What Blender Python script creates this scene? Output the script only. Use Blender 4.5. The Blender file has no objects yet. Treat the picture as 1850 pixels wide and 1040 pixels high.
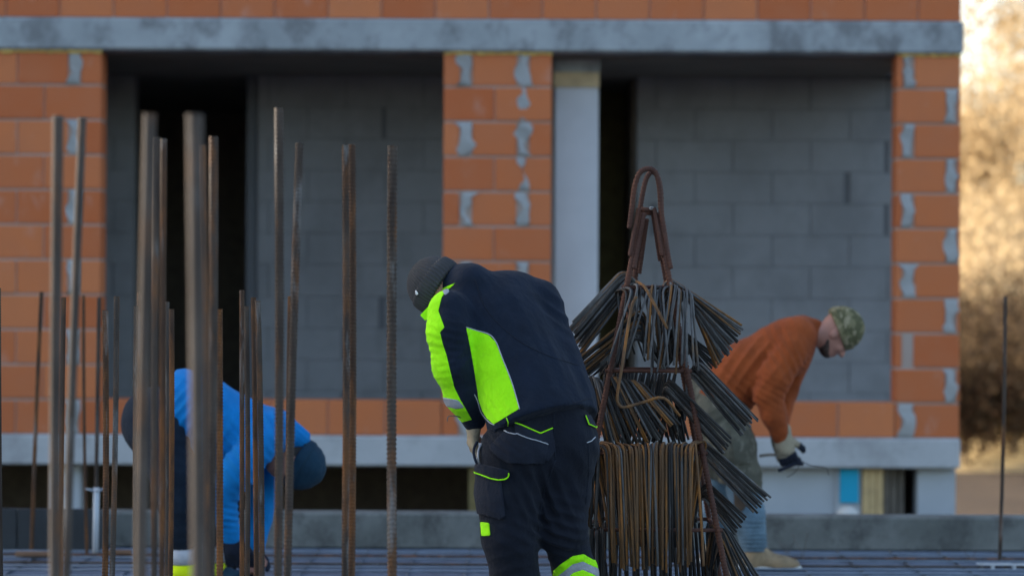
import bpy, math, random
import numpy as np
from mathutils import Vector, Matrix
from mathutils.bvhtree import BVHTree

random.seed(7)
RNG = np.random.default_rng(7)
SC = bpy.context.scene
COL = SC.collection

# ------------------------------------------------------------------ camera
FPX = 4700.0                                   # focal length in photo pixels (1850 wide)
CAMLOC = Vector((0, 0, 1.4))
CROT = (Matrix.Rotation(math.radians(90) + 20 / FPX, 3, 'X') @ Matrix.Rotation(math.radians(0.27), 3, 'Z'))
cd = bpy.data.cameras.new('camera')
cam = bpy.data.objects.new('camera', cd)
COL.objects.link(cam)
cam.matrix_world = Matrix.Translation(CAMLOC) @ CROT.to_4x4()
cd.sensor_width = 36
cd.lens = 36 * FPX / 1850
cd.clip_start = 0.1
cd.clip_end = 3000
cd.dof.use_dof = True
cd.dof.focus_distance = 10.25
cd.dof.aperture_fstop = 1.8
SC.camera = cam

# ------------------------------------------------------------------ sky, sun, exposure
SUN_EL, SUN_AZ = math.radians(24), math.atan2(-0.86, 0.51)      # azimuth from +Y towards +X
W = bpy.data.worlds.new('World')
SC.world = W
W.use_nodes = True
wn = W.node_tree.nodes
sky = wn.new('ShaderNodeTexSky')
sky.sky_type = 'NISHITA'
sky.sun_disc = False
sky.sun_elevation = SUN_EL
sky.sun_rotation = SUN_AZ
sky.dust_density = 2.0
W.node_tree.links.new(sky.outputs[0], wn['Background'].inputs[0])
wn['Background'].inputs[1].default_value = 0.14
sl = bpy.data.lights.new('sun', 'SUN')
sl.energy = 4.2
sl.angle = math.radians(0.5)
sl.color = (1.0, 0.90, 0.76)
sun = bpy.data.objects.new('sun', sl)
COL.objects.link(sun)
sd = Vector((math.sin(SUN_AZ) * math.cos(SUN_EL), math.cos(SUN_AZ) * math.cos(SUN_EL), math.sin(SUN_EL)))
sun.rotation_euler = sd.to_track_quat('Z', 'Y').to_euler()
SC.view_settings.view_transform = 'Standard'
SC.view_settings.look = 'None'
SC.view_settings.gamma = 1
SC.view_settings.exposure = 1.68
SC.render.engine = 'CYCLES'
SC.cycles.use_denoising = True
SC.cycles.max_bounces = 6
SC.cycles.sample_clamp_indirect = 6


# ------------------------------------------------------------------ helpers
def at(px, py, d):
    """world point seen at photo pixel (px, py) at distance d along +Y"""
    v = CROT @ Vector(((px - 925) / FPX, (520 - py) / FPX, -1))
    return CAMLOC + v * (d / v.y)


CM = np.array(CROT)


def proj(V):
    q = (np.asarray(V) - np.array(CAMLOC)) @ CM
    return np.stack([925 + FPX * q[:, 0] / -q[:, 2], 520 - FPX * q[:, 1] / -q[:, 2]], 1)


def tag(o, label=None, cat=None, group=None, kind=None):
    if label: o['label'] = label
    if cat: o['category'] = cat
    if group: o['group'] = group
    if kind: o['kind'] = kind
    return o


def empty(name, loc=(0, 0, 0)):
    o = bpy.data.objects.new(name, None)
    o.location = loc
    o.empty_display_size = 0.1
    COL.objects.link(o)
    return o


def link(o, parent=None):
    COL.objects.link(o)
    if parent is not None:
        o.parent = parent
        o.matrix_parent_inverse = world_inv(parent)
    return o


def world_inv(p):
    m = Matrix.Identity(4)
    while p is not None:
        m = (p.matrix_parent_inverse @ p.matrix_basis) @ m if p.parent else p.matrix_basis @ m
        p = p.parent
    return m.inverted()


def mesh(name, V, F, mat=None, smooth=False):
    me = bpy.data.meshes.new(name)
    if isinstance(F, np.ndarray):
        V = np.asarray(V, dtype=np.float32)
        k = F.shape[1]
        me.vertices.add(len(V))
        me.vertices.foreach_set('co', V.ravel())
        me.loops.add(F.size)
        me.loops.foreach_set('vertex_index', F.ravel().astype(np.int32))
        me.polygons.add(len(F))
        me.polygons.foreach_set('loop_start', np.arange(0, F.size, k, dtype=np.int32))
        me.update(calc_edges=True)
        me.validate()
    else:
        me.from_pydata([tuple(v) for v in V], [], F)
    if mat: me.materials.append(mat)
    if smooth:
        me.polygons.foreach_set('use_smooth', [True] * len(me.polygons))
    me.update()
    return me


def obj(name, V, F, mat=None, parent=None, smooth=False):
    return link(bpy.data.objects.new(name, mesh(name, V, F, mat, smooth)), parent)


BOXF = [(0, 3, 2, 1), (4, 5, 6, 7), (0, 1, 5, 4), (1, 2, 6, 5), (2, 3, 7, 6), (3, 0, 4, 7)]


def box_vf(x0, x1, y0, y1, z0, z1):
    return [(x0, y0, z0), (x1, y0, z0), (x1, y1, z0), (x0, y1, z0), (x0, y0, z1), (x1, y0, z1), (x1, y1, z1), (x0, y1, z1)], BOXF


def bevel_vf(x0, x1, y0, y1, z0, z1, b):
    """box with chamfered edges (44 triangles)"""
    V, F = [], []
    c = ((x0 + x1) / 2, (y0 + y1) / 2, (z0 + z1) / 2)
    h = ((x1 - x0) / 2, (y1 - y0) / 2, (z1 - z0) / 2)
    idx = {}
    for sx in (-1, 1):
        for sy in (-1, 1):
            for sz in (-1, 1):
                s = (sx, sy, sz)
                for a in range(3):
                    p = [c[i] + s[i] * (h[i] if i == a else h[i] - b) for i in range(3)]
                    idx[(s, a)] = len(V)
                    V.append(tuple(p))
    for a in range(3):
        o1, o2 = (a + 1) % 3, (a + 2) % 3
        for s in (-1, 1):
            q = []
            for (u, v) in ((-1, -1), (1, -1), (1, 1), (-1, 1)):
                k = [0, 0, 0]; k[a] = s; k[o1] = u; k[o2] = v
                q.append(idx[(tuple(k), a)])
            F.append(tuple(q if s > 0 else q[::-1]))
    for a in range(3):
        o1, o2 = (a + 1) % 3, (a + 2) % 3
        for u in (-1, 1):
            for v in (-1, 1):
                k0 = [0, 0, 0]; k0[a] = -1; k0[o1] = u; k0[o2] = v
                k1 = list(k0); k1[a] = 1
                q = (idx[(tuple(k0), o1)], idx[(tuple(k1), o1)], idx[(tuple(k1), o2)], idx[(tuple(k0), o2)])
                F.append(q if u * v > 0 else q[::-1])
    for s in [(x, y, z) for x in (-1, 1) for y in (-1, 1) for z in (-1, 1)]:
        q = (idx[(s, 0)], idx[(s, 1)], idx[(s, 2)])
        F.append(q if s[0] * s[1] * s[2] > 0 else q[::-1])
    return V, F


def box(name, x0, x1, y0, y1, z0, z1, mat, parent=None, b=0):
    V, F = bevel_vf(x0, x1, y0, y1, z0, z1, b) if b else box_vf(x0, x1, y0, y1, z0, z1)
    return obj(name, V, F, mat, parent)


_bc = {}


def block(name, x0, x1, y0, y1, z0, z1, mat, parent, b=0.006):
    """a brick or block: own object, mesh shared between equal sizes"""
    key = (name, mat.name, round(x1 - x0, 3), round(y1 - y0, 3), round(z1 - z0, 3))
    if key not in _bc:
        hx, hy, hz = key[2] / 2, key[3] / 2, key[4] / 2
        V, F = bevel_vf(-hx, hx, -hy, hy, -hz, hz, b)
        _bc[key] = mesh(name, V, F, mat)
    o = bpy.data.objects.new(name, _bc[key])
    o.location = ((x0 + x1) / 2, (y0 + y1) / 2, (z0 + z1) / 2)
    return link(o, parent)


def tube_vf(path, r, n=8, caps=True):
    P = [Vector(p) for p in path]
    m = len(P)
    R = list(r) if hasattr(r, '__len__') else [r] * m
    T = [(P[min(i + 1, m - 1)] - P[max(i - 1, 0)]).normalized() for i in range(m)]
    up = Vector((0, 0, 1)) if abs(T[0].z) < 0.9 else Vector((1, 0, 0))
    u = T[0].cross(up).normalized()
    V, F = [], []
    for i in range(m):
        u = (u - T[i] * u.dot(T[i])).normalized()
        w = T[i].cross(u)
        for k in range(n):
            a = 2 * math.pi * k / n
            V.append(P[i] + (u * math.cos(a) + w * math.sin(a)) * R[i])
    for i in range(m - 1):
        for k in range(n):
            a, b = i * n + k, i * n + (k + 1) % n
            F.append((a, b, b + n, a + n))
    if caps:
        F.append(tuple(range(n))[::-1])
        F.append(tuple(range((m - 1) * n, m * n)))
    return V, F


def tube(name, path, r, mat, parent=None, n=8, smooth=True):
    V, F = tube_vf(path, r, n)
    return obj(name, V, F, mat, parent, smooth)


def joinvf(parts):
    V, F = [], []
    for v, f in parts:
        o = len(V)
        V += list(v)
        F += [tuple(i + o for i in q) for q in f]
    return V, F


def smoothpath(pts, n=6):
    """Catmull-Rom"""
    P = [Vector(p) for p in pts]
    P = [P[0] * 2 - P[1]] + P + [P[-1] * 2 - P[-2]]
    out = []
    for i in range(1, len(P) - 2):
        for k in range(n):
            t = k / n
            a, b, c, d = P[i - 1], P[i], P[i + 1], P[i + 2]
            out.append(0.5 * ((2 * b) + (c - a) * t + (2 * a - 5 * b + 4 * c - d) * t * t + (3 * b - a - 3 * c + d) * t ** 3))
    out.append(P[-2])
    return out


# ------------------------------------------------------------------ materials
class NT:
    def __init__(self, name):
        self.m = bpy.data.materials.new(name)
        self.m.use_nodes = True
        self.t = self.m.node_tree
        self.b = self.t.nodes['Principled BSDF']

    def n(self, t, **kw):
        x = self.t.nodes.new(t)
        for k, v in kw.items():
            if k in x.inputs.keys():
                x.inputs[k].default_value = v
            else:
                setattr(x, k, v)
        return x

    def l(self, a, b):
        self.t.links.new(a, b)

    def noise(self, scale, detail=4, rough=0.55, vec=None, stretch=None, coord='Object'):
        nz = self.n('ShaderNodeTexNoise')
        nz.inputs['Scale'].default_value = scale
        nz.inputs['Detail'].default_value = detail
        nz.inputs['Roughness'].default_value = rough
        if vec is None:
            vec = self.coord(coord, stretch)
        self.l(vec, nz.inputs['Vector'])
        return nz.outputs['Fac']

    def coord(self, coord='Object', stretch=None, rnd=False):
        if coord == 'World':
            g = self.n('ShaderNodeNewGeometry')
            out = g.outputs['Position']
        else:
            out = self.n('ShaderNodeTexCoord').outputs[coord]
        mp = self.n('ShaderNodeMapping')
        if stretch: mp.inputs['Scale'].default_value = stretch
        self.l(out, mp.inputs['Vector'])
        if rnd:
            oi = self.n('ShaderNodeObjectInfo')
            mu = self.n('ShaderNodeMath', operation='MULTIPLY')
            mu.inputs[1].default_value = 37.0
            self.l(oi.outputs['Random'], mu.inputs[0])
            self.l(mu.outputs[0], mp.inputs['Location'])
        return mp.outputs[0]

    def rand(self):
        return self.n('ShaderNodeObjectInfo').outputs['Random']

    def ramp(self, fac, stops):
        r = self.n('ShaderNodeValToRGB')
        e = r.color_ramp.elements
        while len(e) < len(stops): e.new(0.5)
        for k, (p, c) in enumerate(stops):
            e[k].position = p
            e[k].color = (c, c, c, 1) if not hasattr(c, '__len__') else (*c, 1)
        self.l(fac, r.inputs[0])
        return r.outputs[0]

    def mix(self, fac, a, b, mode='MIX'):
        x = self.n('ShaderNodeMix', data_type='RGBA', blend_type=mode)
        for s, v in ((0, fac), (6, a), (7, b)):
            if hasattr(v, 'is_linked'):
                self.l(v, x.inputs[s])
            elif s == 0:
                x.inputs[0].default_value = v
            else:
                x.inputs[s].default_value = (*v, 1)
        return x.outputs[2]

    def bump(self, h, strength=0.3, dist=0.01):
        b = self.n('ShaderNodeBump', Strength=strength, Distance=dist)
        self.l(h, b.inputs['Height'])
        self.l(b.outputs[0], self.b.inputs['Normal'])

    def set(self, color=None, rough=0.8, metal=0.0, spec=None):
        if color is not None:
            if hasattr(color, 'is_linked'): self.l(color, self.b.inputs['Base Color'])
            else: self.b.inputs['Base Color'].default_value = (*color, 1)
        self.b.inputs['Roughness'].default_value = rough
        self.b.inputs['Metallic'].default_value = metal
        if spec is not None: self.b.inputs['Specular IOR Level'].default_value = spec
        return self.m


def m_brick(name, flat=False):
    t = NT(name)
    if flat:
        br = t.n('ShaderNodeTexBrick')
        br.offset = 0.5
        br.inputs['Scale'].default_value = 1.0
        br.inputs['Brick Width'].default_value = 0.385
        br.inputs['Row Height'].default_value = 0.25
        br.inputs['Mortar Size'].default_value = 0.008
        br.inputs['Color1'].default_value = (.40, .12, .05, 1)
        br.inputs['Color2'].default_value = (.46, .15, .065, 1)
        br.inputs['Mortar'].default_value = (.3, .25, .22, 1)
        mp = t.n('ShaderNodeMapping')
        mp.inputs['Rotation'].default_value = (math.radians(-90), 0, 0)
        t.l(t.n('ShaderNodeNewGeometry').outputs['Position'], mp.inputs['Vector'])
        t.l(mp.outputs[0], br.inputs['Vector'])
        return t.set(br.outputs['Color'], 0.9)
    c = t.mix(t.rand(), (.46, .120, .040), (.58, .190, .072))
    v = t.coord('Object', None, True)
    c = t.mix(t.ramp(t.noise(5, 4, .6, v), [(.3, 0), (.7, .5)]), c, (.46, .16, .075))
    dust = t.ramp(t.noise(7, 5, .65, t.coord('Object', (1, 1, .5), True)), [(.6, 0), (.8, .5)])
    c = t.mix(dust, c, (.50, .34, .28))
    w = t.n('ShaderNodeTexWave', Scale=30.0)
    w.bands_direction = 'X'
    t.l(t.coord('Object'), w.inputs['Vector'])
    t.bump(w.outputs['Fac'], .25, .004)
    return t.set(c, 0.88, spec=.25)


def m_concrete(name, a, b, stain=None, scale=2.0, rough=.9):
    t = NT(name)
    c = t.mix(t.ramp(t.noise(scale, 6, .65, coord='World'), [(.3, 0), (.7, 1)]), a, b)
    if stain:
        c = t.mix(t.ramp(t.noise(scale * 1.7, 6, .7, coord='World', stretch=(1, 1, .8)), [(.47, 0), (.63, .85)]), c, stain)
    t.bump(t.noise(40, 5, .7, coord='World'), .35, .006)
    return t.set(c, rough, spec=.3)


def m_plain(name, col, rough=.8, var=.25, scale=8, metal=0, bump=0.2, spec=None):
    t = NT(name)
    c = t.mix(t.ramp(t.noise(scale, 5, .6), [(.3, 0), (.7, 1)]), tuple(x * (1 - var) for x in col), tuple(min(1, x * (1 + var)) for x in col))
    t.bump(t.noise(scale * 12, 4, .6), bump, .004)
    return t.set(c, rough, metal, spec)


def m_rebar(name, lo=(.030, .020, .015), hi=(.075, .057, .044), rust=(.18, .070, .020), amt=.5, cement=True):
    t = NT(name)
    v = t.coord('Object', (6, 6, 1.2), True)
    c = t.mix(t.ramp(t.noise(4, 5, .6, v), [(.3, 0), (.7, 1)]), lo, hi)
    r = t.ramp(t.noise(3, 6, .65, t.coord('Object', (4, 4, 1), True)), [(.62 - .24 * amt, 0), (.80 - .24 * amt, .85)])
    c = t.mix(r, c, rust)
    c = t.mix(t.ramp(t.noise(30, 3, .6, v), [(.5, 0), (.75, .5)]), c, (.05, .03, .02))
    if cement:
        ce = t.ramp(t.noise(2.2, 6, .7, t.coord('Object', (7, 7, 1), True)), [(.57, 0), (.67, .6)])
        c = t.mix(ce, c, (.22, .215, .205))
    t.bump(t.noise(120, 4, .6), .3, .002)
    return t.set(c, .75, 0, .25)


def m_cloth(name, col, var=.2, weave=900, rough=.9, fold=.55, dirt=None):
    t = NT(name)
    c = t.mix(t.ramp(t.noise(9, 5, .6), [(.3, 0), (.7, 1)]), tuple(x * (1 - var) for x in col), tuple(min(1, x * (1 + var)) for x in col))
    if dirt:
        c = t.mix(t.ramp(t.noise(14, 6, .7), [(.58, 0), (.72, .7)]), c, dirt)
    a = t.noise(26, 7, .62, stretch=(1, 1, .6))
    b = t.noise(weave, 2, .5)
    m = t.n('ShaderNodeMath', operation='MULTIPLY_ADD')
    t.l(b, m.inputs[0]); m.inputs[1].default_value = .06
    t.l(a, m.inputs[2])
    t.bump(m.outputs[0], fold, .02)
    t.b.inputs['Sheen Weight'].default_value = .04
    t.b.inputs['Sheen Roughness'].default_value = .5
    return t.set(c, rough, spec=.2)


def m_camo(name, cols, scale):
    t = NT(name)
    n1 = t.noise(scale, 3, .6)
    n2 = t.noise(scale * 1.7, 3, .6, t.coord('Object', (1.3, 1.1, .8)))
    c = t.mix(t.ramp(n1, [(.46, 0), (.5, 1)]), cols[0], cols[1])
    c = t.mix(t.ramp(n2, [(.54, 0), (.58, 1)]), c, cols[2])
    t.bump(t.noise(24, 5, .6), .3, .015)
    return t.set(c, .92, spec=.2)


M = {}
M['brick'] = m_brick('orange_brick')
M['brickwall'] = m_brick('brick_wall_far', True)
M['mortar'] = m_concrete('mortar', (.34, .33, .32), (.42, .41, .40))
M['mortar_bed'] = m_concrete('mortar_bed', (.36, .25, .20), (.38, .31, .27))
M['slab'] = m_concrete('slab_concrete', (.25, .27, .28), (.37, .395, .405), (.16, .165, .17), 2.4)
M['base'] = m_concrete('base_concrete', (.38, .385, .39), (.46, .465, .47), (.30, .30, .30), 2.2)
M['ceiling'] = m_concrete('shade_dark_soffit', (.15, .13, .11), (.2, .18, .15))  # shade under the slab is put into this darker concrete colour
M['block'] = m_concrete('aerated_block', (.21, .213, .218), (.255, .258, .262), (.19, .192, .195), 1.2)
M['blockgap'] = m_concrete('block_gap', (.12, .125, .13), (.145, .15, .16))
M['upstand'] = m_concrete('upstand_concrete', (.105, .11, .10), (.20, .205, .19), (.075, .075, .07), 3.2)
M['deck'] = m_concrete('deck_surface', (.12, .155, .205), (.155, .195, .25), (.09, .105, .135), 2.2, .7)
M['column'] = m_plain('pale_plaster', (.52, .53, .55), .85, .06, 3)
M['palewall'] = m_plain('pale_render', (.42, .44, .46), .9, .08, 2)
M['beige'] = m_plain('beige_board', (.50, .38, .22), .8, .2, 9)
M['foam'] = m_plain('yellow_foam', (.62, .42, .12), .8, .25, 20)
M['wood'] = m_plain('tan_timber', (.52, .36, .17), .8, .2, 12)
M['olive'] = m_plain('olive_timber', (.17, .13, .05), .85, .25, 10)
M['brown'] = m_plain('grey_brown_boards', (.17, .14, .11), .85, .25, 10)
M['cyan'] = m_plain('cyan_sheet', (.004, .31, .48), .75, .08, 4)
M['white'] = m_plain('white_plastic', (.45, .47, .49), .5, .06, 10)
M['dirtywhite'] = m_plain('dirty_white', (.55, .53, .48), .8, .15, 10)
M['formply'] = m_plain('dark_formply', (.018, .022, .026), .6, .3, 6)
M['rustplank'] = m_plain('rusty_board', (.17, .09, .05), .8, .35, 6)
M['rebar'] = m_rebar('weathered_rebar', amt=.45)
M['rebar_grey'] = m_rebar('grey_rebar', (.038, .029, .023), (.088, .070, .057), (.15, .065, .024), .38)
M['rebar_rust'] = m_rebar('rusty_rebar', (.038, .020, .012), (.085, .046, .026), (.21, .078, .020), .7)
M['frame'] = m_rebar('dark_red_rust', (.050, .020, .013), (.085, .038, .027), (.12, .045, .024), .5, False)
M['stir_grey'] = m_rebar('grey_wire', (.060, .058, .056), (.135, .132, .128), (.17, .09, .03), .2, False)
M['stir_rust'] = m_rebar('rusty_wire', (.085, .045, .020), (.15, .085, .042), (.30, .12, .022), .6, False)
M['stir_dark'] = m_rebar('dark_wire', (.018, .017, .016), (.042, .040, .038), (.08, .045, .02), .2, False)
M['wire'] = m_plain('tie_wire', (.12, .11, .10), .5, .2, 30, .5)
M['steel'] = m_plain('tool_steel', (.25, .25, .26), .4, .2, 30, .7)
M['navy'] = m_cloth('navy_jacket', (.0055, .0105, .022), .25, rough=.85, dirt=(.014, .019, .030))
M['navy2'] = m_cloth('dark_trousers', (.0065, .0085, .0145), .25, dirt=(.013, .015, .018))
M['navy3'] = m_cloth('pocket_cloth', (.012, .015, .024), .2)
M['lime'] = m_cloth('lime_fabric', (.36, .97, .004), .10, rough=.85, fold=.8, dirt=(.26, .72, .012))
M['grey_tape'] = m_cloth('reflective_tape', (.30, .31, .33), .1, rough=.45)
M['piping'] = m_cloth('grey_piping', (.40, .41, .43), .1, rough=.5)
M['beanie'] = m_cloth('charcoal_knit', (.050, .050, .052), .2)
M['orange'] = m_cloth('orange_fleece', (.26, .056, .013), .2, fold=.6, dirt=(.18, .04, .011))
M['blue'] = m_cloth('blue_hoodie', (.004, .175, .46), .15, fold=.35)
M['teal'] = m_cloth('teal_beanie', (.010, .035, .060), .2)
M['darkleg'] = m_cloth('blue_black_trousers', (.010, .018, .030), .2)
M['yellow'] = m_cloth('yellow_band', (.80, .92, .01), .08)
M['silver'] = m_cloth('silver_band', (.50, .50, .52), .1, rough=.5)
M['skin'] = m_plain('skin', (.36, .17, .12), .55, .12, 14, spec=.4)
M['beard'] = m_plain('dark_beard', (.045, .026, .018), .9, .3, 60)
M['hair'] = m_plain('dark_hair', (.014, .010, .008), .7, .3, 60)
M['glove_tan'] = m_cloth('tan_glove', (.30, .25, .17), .2, dirt=(.12, .10, .08))
M['glove_dark'] = m_cloth('dark_glove', (.012, .016, .028), .2)
M['camo'] = m_camo('camo_knit', ((.17, .15, .08), (.090, .085, .042), (.26, .22, .135)), 17)
M['olive_cloth'] = m_camo('olive_work_trousers', ((.105, .098, .072), (.078, .074, .055), (.14, .13, .10)), 9)
M['jean'] = m_cloth('light_blue_denim', (.105, .16, .20), .4, dirt=(.075, .08, .072))
M['kneepad'] = m_cloth('brown_knee_patch', (.07, .05, .035), .3)
M['boot'] = m_plain('tan_boot', (.26, .18, .10), .8, .3, 20)
M['shoe'] = m_plain('blue_shoe', (.02, .07, .12), .7, .3, 20)
M['patch'] = m_plain('beanie_label', (.75, .75, .75), .7, .05)
M['patchdark'] = m_plain('beanie_label_dark', (.02, .02, .02), .7, .05)
M['eye'] = m_plain('eye', (.10, .08, .07), .2, .1)
M['mat_bar'] = m_plain('blue_grey_bar', (.13, .16, .20), .6, .3, 5)
M['bark'] = m_plain('bark', (.16, .115, .075), .9, .3, 5)


def m_leaf(name, a, b):
    t = NT(name)
    g = t.n('ShaderNodeNewGeometry')
    c = t.mix(g.outputs['Random Per Island'], a, b)
    t.set(c, .8, spec=.15)
    tr = t.n('ShaderNodeBsdfTranslucent')
    t.l(c, tr.inputs[0])
    mx = t.n('ShaderNodeMixShader')
    mx.inputs[0].default_value = .5
    t.l(t.b.outputs[0], mx.inputs[1])
    t.l(tr.outputs[0], mx.inputs[2])
    t.l(mx.outputs[0], t.t.nodes['Material Output'].inputs[0])
    return t.m


M['leaf_gold'] = m_leaf('hazy_golden_twigs', (.42, .31, .17), (.58, .45, .27))  # backlit haze over the slope is put into these paler colours
M['leaf_brown'] = m_leaf('hazy_brown_twigs', (.32, .23, .12), (.48, .36, .20))  # brown twigs, likewise paled to stand for the haze
M['leaf_shade'] = m_leaf('shade_dark_twigs', (.055, .038, .022), (.12, .08, .045))  # shade at the slope foot is put into this dark brown
M['grass_dry'] = m_leaf('dry_grass', (.36, .26, .11), (.50, .37, .17))


def m_ground(name, a, b, c2):
    t = NT(name)
    c = t.mix(t.ramp(t.noise(.5, 6, .6, coord='World'), [(.3, 0), (.7, 1)]), a, b)
    c = t.mix(t.ramp(t.noise(2.5, 6, .65, coord='World'), [(.5, 0), (.7, .7)]), c, c2)
    t.bump(t.noise(6, 6, .7, coord='World'), .6, .1)
    return t.set(c, .95, spec=.1)


M['hill'] = m_ground('dry_hillside', (.40, .29, .14), (.48, .36, .18), (.30, .21, .10))
M['earth'] = m_ground('shade_dark_earth', (.050, .036, .025), (.075, .055, .037), (.035, .026, .018))  # earth, with the building's shade put into its dark brown

# ================================================================== SETTING
# terrain: one sheet to the horizon, a pit between deck and building, a golden hillside behind
def terrain_z(x, y):
    z = -1.25
    if y > 38:
        t = y - 38
        z += 0.088 * t * (1 - math.exp(-t / 8)) if y < 90 else 0.088 * 52
    return z + 0.12 * math.sin(x * .31 + 1) * math.sin(y * .23)


xs = sorted(set([-1500, -600, -250, -120, -60] + list(range(-40, 61, 4)) + [80, 120, 250, 600, 1500]))
ys = sorted(set([-1500, -500, -120, -40, -10] + list(range(0, 121, 4)) + [150, 220, 400, 800, 1500]))
V = [(x, y, terrain_z(x, y)) for y in ys for x in xs]
nx = len(xs)
F = [(j * nx + i, j * nx + i + 1, (j + 1) * nx + i + 1, (j + 1) * nx + i) for j in range(len(ys) - 1) for i in range(nx - 1)]
g = obj('ground', V, F, M['hill'], None, True)
tag(g, 'bare earth and dry golden hillside beyond the site', None, None, 'structure')
g.data.materials.append(M['earth'])
for p in g.data.polygons:
    if p.center.y < 42: p.material_index = 1

# concrete deck the workers stand on
dk = box('deck', -14, 14, 1.0, 14.75, -0.3, 0.0, M['deck'])
tag(dk, 'blue grey concrete deck the workers stand on', None, None, 'structure')
bw = box('deck_support', -13.9, 13.9, 1.1, 14.6, -1.5, -0.302, M['upstand'])
tag(bw, 'concrete basement wall under the deck', None, None, 'structure')
# upstand: cast in lengths
up = empty('concrete_upstand', (0, 14.65, 0))
tag(up, 'low stained concrete upstand along the far edge of the deck', 'wall')
xx = -9.0
k = 0
while xx < 9:
    L = [3.1, 2.6, 3.4][k % 3]
    # slightly uneven top, chamfered arrises
    V, F = bevel_vf(xx, xx + L - .008, 14.57, 14.752, 0.0, .198 + .004 * ((k * 7) % 3 - 1), .012)
    obj('wall_section', V, F, M['upstand'], up)
    xx += L
    k += 1

# ------------------------------------------------------------------ the unfinished building
D = 18.6
SF = FPX / D


def fx(px): return (px - 925) / SF


Z_TOP, Z_SOF, Z_SILL, Z_BASE, Z_BOT = 3.394, 3.165, .672, .419, .205
B = empty('unfinished_building', (0, D, 0))
tag(B, 'unfinished orange brick building with concrete floor slabs and dark open loggias', 'building')
XL, XR = -32.0, fx(1735)
top = box('concrete_slab', XL, XR + .012, D - .045, D + 8, Z_SOF, Z_TOP, M['slab'], B, .015)
top['label'] = 'stained grey edge of the upper floor slab'
base = box('concrete_slab', XL, XR, D - .03, D + 8, Z_BOT, Z_BASE, M['base'], B, .012)
base['label'] = 'pale edge of the lower floor slab'
box('soffit', XL, XR - .3, D + .26, D + 7.9, Z_SOF - .012, Z_SOF - .002, M['ceiling'], B)  # thin sheet under the slab, loggia shade painted in its dark colour

rnd = random.Random(3)


def pier(name, x0, x1, rows, patches, label):
    """rows: list per course (from the top) of brick x spans in photo px; patches: mortar blots (px span, course, seed)"""
    core = box(name, x0 + .008, x1 - .008, D + .010, D + .24, Z_BASE + .001, Z_SOF - .001, M['mortar_bed'], B)
    core['label'] = label
    n = len(rows)
    h = (Z_SOF - Z_BASE) / n
    for r, spans in enumerate(rows):
        z1 = Z_SOF - r * h
        for a, b in spans:
            j = rnd.uniform(-.004, .004)
            block('brick', a + .004, b - .004, D + j, D + .25, z1 - h + .008, z1 - .008, M['brick'], core)
    for (a, b, r, wob) in patches:
        if rnd.random() < .12: continue
        z1 = Z_SOF - r * h
        sh = rnd.uniform(-.4, .12) * (b - a) * .5
        a, b = a - sh * rnd.uniform(.3, 1), b + sh * rnd.uniform(.3, 1)
        V, F = [], []
        m = 7
        for s in range(m):
            z = z1 - .004 - (h - .01) * s / (m - 1)
            w0 = (rnd.uniform(-.016, .016) + .014 * math.sin(s * 1.3 + a * 9 + r)) * wob - (.02 if s == 0 and rnd.random() < .4 else 0)
            w1 = (rnd.uniform(-.016, .016) + .014 * math.cos(s * 1.1 + b * 7 + r * 2)) * wob + (.03 if s == 0 and rnd.random() < .4 else 0)
            for yy in (D - .007 + rnd.uniform(0, .004), D + .02):
                V += [(a + w0, yy, z), (b + w1, yy, z)]
        for s in range(m - 1):
            o = s * 4
            F += [(o, o + 4, o + 5, o + 1), (o + 2, o, o + 4, o + 6)[::1], (o + 1, o + 5, o + 7, o + 3)]
        F += [(0, 1, 3, 2), ((m - 1) * 4, (m - 1) * 4 + 2, (m - 1) * 4 + 3, (m - 1) * 4 + 1)]
        obj('mortar_patch', V, F, M['mortar'], core, True)
    return core


def P2(*s): return [(fx(a), fx(b)) for a, b in s]


N = 11
# pier beside the frame edge
rows = []
pt = []
for r in range(N):
    if r % 2 == 0:
        rows.append(P2((-176, -72), (-72, 29), (29, 122), (143, 182)))
        pt.append((fx(122), fx(143), r, 1))
    else:
        rows.append(P2((-230, -126), (-126, -24), (-24, 78), (78, 182)))
pier('brick_pier', fx(-230), fx(182), rows, pt, 'wide brick pier beside the doorway opening')
# middle pier
rows, pt = [], []
for r in range(N):
    if r % 2 == 0:
        rows.append(P2((799, 830), (851, 933), (954, 996)))
        pt += [(fx(830), fx(851), r, 1.4), (fx(933), fx(954), r, 1.4)]
    else:
        rows.append(P2((799, 892), (892, 996)))
        if r in (1, 3): pt.append((fx(940), fx(950), r, 1.3))
pier('brick_pier', fx(799), fx(996), rows, pt, 'brick pier between the two loggia openings')
rows, pt = [], []
for r in range(N):
    if r % 2 == 0:
        rows.append(P2((1618, 1631), (1650, 1735)))
        pt.append((fx(1629), fx(1651), r, 1.0))
    else:
        rows.append(P2((1618, 1709), (1728, 1735)))
        pt.append((fx(1708), fx(1727), r, 1.0))
pier('brick_pier', fx(1618), XR, rows, pt, 'brick corner pier with toothed grey mortar')
# parapets under the openings
for a, b, lab in ((182, 799, 'low brick parapet below the doorway opening'), (996, 1618, 'low brick parapet below the pale column opening')):
    core = box('brick_parapet', fx(a) + .002, fx(b) - .002, D + .012, D + .24, Z_BASE + .001, Z_SILL - .012, M['mortar_bed'], B)
    core['label'] = lab
    n = round((b - a) / 98)
    for k in range(n):
        p0, p1 = a + (b - a) * k / n, a + (b - a) * (k + 1) / n
        block('brick', fx(p0) + .004, fx(p1) - .004, D + rnd.uniform(-.003, .004), D + .25, Z_BASE + .006, Z_SILL, M['brick'], core)
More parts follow.
